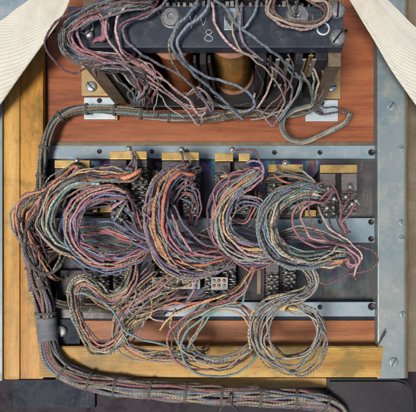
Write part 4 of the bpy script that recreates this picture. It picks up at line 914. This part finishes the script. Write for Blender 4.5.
for k, (pts, sty, lb) in enumerate((
  ([(122, 58, 104), (140, 61, 100), (152, 66, 94), (154, 76, 84), (142, 80, 78), (128, 74, 80)], 'pink', 'in a tight curl left of the copper coil'),
  ([(118, 62, 100), (134, 70, 92), (148, 82, 76), (160, 96, 56), (172, 110, 38), (184, 118, 28)], 'white', 'reaching down to the upper cable'),
  ([(126, 56, 104), (150, 68, 92), (172, 86, 70), (190, 100, 52), (196, 112, 40), (190, 118, 28)], 'pink', 'slanting in front of the copper coil'),
  ([(196, 2, 114), (182, 22, 120), (170, 40, 119), (170, 56, 110), (182, 76, 90), (200, 96, 64), (216, 112, 40), (230, 120, 24)], 'darkdash', 'beside the two blue grey strands'),
  ([(256, 66, 92), (262, 84, 68), (256, 102, 46), (244, 116, 32), (232, 120, 22)], 'dark', 'right of the amber coil'),
  ([(300, 76, 76), (298, 92, 60), (288, 106, 44), (270, 116, 30), (250, 120, 20)], 'grey', 'drooping right of the amber coil'),
  ([(288, 54, 94), (294, 68, 84), (290, 84, 66), (276, 100, 46), (264, 112, 32), (258, 120, 22)], 'brown', 'kinked in the right bay'),
  ([(270, 60, 92), (282, 72, 82), (286, 90, 60), (278, 106, 40), (268, 118, 26)], 'maroon', 'narrow arc in the right bay'),
  ([(186, 96, 44), (196, 88, 46), (206, 92, 46), (210, 104, 42), (200, 112, 36), (190, 106, 34)], 'white', 'round in a small ring under the copper coil'),
  ([(214, 96, 36), (232, 104, 38), (250, 104, 38), (262, 110, 32), (276, 108, 26)], 'dark', 'under the amber coil'),
  ([(240, 6, 114), (232, 24, 119), (238, 46, 117), (252, 58, 106), (268, 72, 90), (280, 88, 68), (284, 104, 46), (276, 118, 30)], 'cream', 'from the tinned tag to the cable'),
  ([(160, -4, 116), (152, 10, 120), (138, 18, 120), (120, 24, 120), (116, 34, 119), (122, 50, 114), (134, 58, 104), (150, 72, 88)], 'rose', 'arching over the plate beside the pink flecked one'))):
    wire(pts, sty, lb, .95, group=g)
# ------------------------------------------------------------------ laced harnesses
def harness(path, rad, styles, label, ties, r=1.3, seed=0, name='cable_harness', twist=.016, flat=1.0):
    t = thing(name, P(*path[0]), label, 'cable')
    c = catmull([P(*p) for p in path], 2.2); n = len(styles); rng = random.Random(seed)
    m = len(c); T = [(c[min(m - 1, i + 1)] - c[max(0, i - 1)]).normalized() for i in range(m)]
    U_ = [Vector((d.y, -d.x, 0)).normalized() for d in T]
    for k, sty in enumerate(styles):
        ang0 = 2 * math.pi * k / n + rng.uniform(-.1, .1); fr = 1.0 if k % 4 else .55
        q = []
        for i in range(m):
            a = ang0 + i * twist + .35 * smooth_noise(seed + k * 7, i * .12)
            rr = (rad - r) * fr * (1 + .12 * smooth_noise(seed + k * 3 + 50, i * .2))
            q.append(c[i] + U_[i] * rr * math.cos(a) + Vector((0, 0, 1)) * rr * flat * math.sin(a))
        m2 = MB(); tube(m2, q, r, 8, seed + k); m2.build('strand', WD[sty], t, True, P(*path[0]))
    for f in ties:
        i = min(m - 2, max(1, int(f * (m - 1)))); m2 = MB(); pts = []
        for k in range(25):
            a = 2 * math.pi * k / 24
            pts.append(c[i] + T[i] * (.6 * math.sin(a * .5)) + U_[i] * (rad + .35) * math.cos(a) + Vector((0, 0, 1)) * (rad * flat + .35) * math.sin(a))
        tube(m2, pts, .75, 7, i); tube(m2, [p + T[i] * 1.4 for p in pts], .7, 7, i + 1)
        m2.build('lacing', M['lacing'], t, True, c[i])
    return c
harness([(60, 250, 14), (41, 228, 14), (38, 205, 14), (41, 180, 14), (43, 158, 14), (47, 138, 14), (56, 120, 13), (72, 111, 12), (96, 109, 12), (125, 111, 14), (150, 115, 14), (185, 118, 14), (215, 117, 13), (245, 113, 12), (275, 114, 12), (300, 112, 12), (312, 107, 16)],
        4.6, ['olive', 'darkdash', 'cream', 'maroon', 'olive', 'teal', 'darkdash', 'brown', 'olive', 'tealcream', 'dark', 'creamdash'], 'dark laced cable rising from the post and crossing under the transformer', [.12, .2, .27, .36, .43, .5, .57, .64, .71, .78, .86, .93], r=1.35, seed=100, twist=.05)
harness([(36, 222, 26), (32, 240, 26), (35, 262, 24), (39, 285, 22), (44, 305, 20), (47, 322, 16), (48, 340, 16), (52, 357, 20), (63, 370, 22), (82, 379, 22), (108, 385, 22), (145, 389, 22), (190, 393, 22), (235, 396, 22), (280, 398, 22), (308, 400, 22), (325, 404, 20), (337, 412, 18), (341, 425, 16)],
        9.4, ['maroon', 'creamdash', 'bluedash', 'grey', 'rose', 'rose', 'creamdash', 'brown', 'creamred', 'grey', 'bluedash', 'lilac', 'maroon', 'darkdash', 'grey', 'greydash', 'rose', 'blue', 'dark', 'brown', 'creamdash', 'bluegrey', 'rose', 'darkdash', 'lilac', 'bluedash', 'maroon', 'greydash', 'grey', 'creamdash', 'pink', 'bluegrey'],
        'thick laced cable running down the post and along the bottom', [.05, .1, .15, .2, .335, .40, .46, .54, .62, .70, .79, .87, .94], r=1.45, seed=200, twist=.012, flat=.75)
harness([(58, 250, 14), (46, 262, 18), (42, 280, 18), (50, 300, 14), (70, 306, 12), (100, 308, 12), (130, 310, 12), (165, 311, 10)], 5, ['olive', 'dark', 'darkdash', 'brown', 'dark', 'olive', 'grey', 'darkdash'], 'dusty dark cable lying along the left of the lower crossbar', [.3, .5, .7, .85], r=1.5, seed=300)
# tape wrap at the clamp
m2 = MB(); a = P(47, 329, 16)
c = catmull([P(46.5, 317, 17), P(47.2, 329, 16), P(48, 341, 17)], 1.5)
tube(m2, c, 9.6, 24, 3, .02)
m2.v = [(x, y, 16 + (z - 16) * .85) for x, y, z in m2.v]
tag(m2.build('tape_wrap', M['tape'], None, True, a), 'grey cloth tape wrapped round the cable beside the clamp screw', 'tape')
# lace tail hanging
wire([(230, 394, 32), (229, 400, 30), (224, 406, 24), (216, 414, 16)], 'dark', 'tail of lacing cord under the bottom cable', 1.3)
wire([(231, 394, 32), (232, 402, 30), (240, 414, 16)], 'dark', 'second tail of lacing cord under the bottom cable', 1.2)
wire([(377, 347, 15), (380, 342, 18), (383, 337, 19), (386, 331, 20)], 'dark', 'stub poking up at the batten right end', 1.0, tip=None)

wire([(304, 285, 62), (307, 288, 65), (309, 292, 64), (306, 295, 62), (310, 288, 64), (305, 290, 65), (311, 294, 61)], 'white', 'tiny scrap of thread caught on the grey coil neck', .45, 1.2, group='scraps of thread')
# ------------------------------------------------------------------ straps
def strap(A, B, label, bow=3.0, th=2.2):
    a = catmull([P(*p) for p in A], 3); b = catmull([P(*p) for p in B], 3)
    def resample(c, n):
        L = [0]
        for i in range(1, len(c)): L.append(L[-1] + (c[i] - c[i - 1]).length)
        out = []; j = 0
        for k in range(n):
            t = L[-1] * k / (n - 1)
            while j < len(L) - 2 and L[j + 1] < t: j += 1
            out.append(c[j].lerp(c[j + 1], (t - L[j]) / max(1e-6, L[j + 1] - L[j])))
        return out
    n, w = 60, 20; a, b = resample(a, n), resample(b, n); v, f, uv = [], [], []
    L = 0; Ls = []
    for i in range(n):
        if i: L += ((a[i] + b[i]) * .5 - (a[i - 1] + b[i - 1]) * .5).length
        Ls.append(L)
    for side in (0, 1):
        for i in range(n):
            for k in range(w + 1):
                t = k / w; p = a[i].lerp(b[i], t)
                z = bow * math.sin(math.pi * t) + 1.3 * smooth_noise(3, i * .13 + t * 2.5) + .5 * smooth_noise(8, t * 14 + i * .05) + (.7 if t < .06 or t > .94 else 0) - (0 if side == 0 else th) * min(1, 8 * min(t, 1 - t) + .35)
                v.append((p.x, p.y, p.z + z))
    W_ = (a[0] - b[0]).length; o2 = n * (w + 1)
    for i in range(n - 1):
        for k in range(w):
            q = [i * (w + 1) + k, i * (w + 1) + k + 1, (i + 1) * (w + 1) + k + 1, (i + 1) * (w + 1) + k]
            u = [(k / w * W_, Ls[i]), ((k + 1) / w * W_, Ls[i]), ((k + 1) / w * W_, Ls[i + 1]), (k / w * W_, Ls[i + 1])]
            f.append(tuple(q[::-1])); uv.append(u[::-1]); f.append(tuple(x + o2 for x in q)); uv.append(u)
    for i in range(n - 1):
        for k in (0, w):
            q = [i * (w + 1) + k, (i + 1) * (w + 1) + k]; u = [(k / w * W_, Ls[i]), (k / w * W_, Ls[i + 1])]
            f.append((q[0], q[1], q[1] + o2, q[0] + o2)); uv.append([u[0], u[1], u[1], u[0]])
    for i in (0, n - 1):
        for k in range(w):
            q = [i * (w + 1) + k, i * (w + 1) + k + 1]; f.append((q[0], q[1], q[1] + o2, q[0] + o2)); uv.append([(0, 0)] * 4)
    m2 = MB(); m2.add(v, f, uv)
    o = m2.build('cotton_strap', M['webbing'], None, True, a[0])
    return tag(o, label, 'strap', 'cotton webbing straps')
strap([(42, -14, 56), (28, 0, 52), (12, 13, 44), (0, 22, 36), (-30, 46, 24)], [(74, -16, 58), (69, 4, 54), (50, 36, 46), (28, 66, 38), (0, 104, 30), (-20, 134, 22)], 'cream cotton webbing strap crossing the top left corner')
strap([(372, -16, 62), (390, 2, 56), (404, 17, 50), (422, 34, 42), (450, 64, 30)], [(336, -16, 62), (349, 0, 58), (368, 32, 50), (392, 72, 40), (420, 110, 30), (440, 140, 22)], 'cream twill webbing strap crossing the top right corner')
# nail holes in the board
for px, py, lb in ((346, 31, 'small dark hole in the board right of the transformer'), (54, 31, 'small dark hole in the board by left strap')):
    q = P(px, py, 0); m2 = MB(); lathe(m2, (q.x, q.y, 0), [(1.9, 0), (1.9, .15), (1.2, .2)], 16)
    o = m2.build('nail_hole', M['black_metal'], bpy.data.objects['wooden_board'], loc=(q.x, q.y, 0))
for px, py, r_ in ((313, 97, 1.0), (186, 378, 1.0), (181, 359, 1.0)): pass

# ------------------------------------------------------------------ light, camera
w = bpy.data.worlds.new('World'); bpy.context.scene.world = w; w.use_nodes = True
nt = w.node_tree; bg = nt.nodes['Background']
sky = nt.nodes.new('ShaderNodeTexSky'); sky.sky_type = 'NISHITA'; sky.sun_disc = False
EL, AZ = math.radians(68), math.radians(-140)      # AZ: clockwise from +Y (picture up)
sky.sun_elevation = EL; sky.sun_rotation = AZ; sky.air_density = 1.0; sky.dust_density = 2.5; sky.ozone_density = .6
nt.links.new(sky.outputs[0], bg.inputs[0]); bg.inputs[1].default_value = .07
sd = bpy.data.lights.new('sun', 'SUN'); sd.energy = 2.8; sd.angle = math.radians(18); sd.color = (1, .93, .84)
so = bpy.data.objects.new('sun', sd); C.objects.link(so)
d = Vector((math.sin(AZ) * math.cos(EL), math.cos(AZ) * math.cos(EL), math.sin(EL)))
so.rotation_euler = d.to_track_quat('Z', 'Y').to_euler()
cam = bpy.data.cameras.new('camera'); co = bpy.data.objects.new('camera', cam); C.objects.link(co)
co.location = (0, 0, D * S); cam.sensor_width = 36; cam.sensor_fit = 'HORIZONTAL'; cam.lens = 36 * D / 416.0
cam.shift_x = (208 - CX) / 416; cam.shift_y = (CY - 206) / 416; cam.clip_start = .01; cam.clip_end = 20
sc = bpy.context.scene; sc.camera = co
sc.view_settings.view_transform = 'Standard'; sc.view_settings.look = 'None'; sc.view_settings.gamma = 1; sc.view_settings.exposure = .42
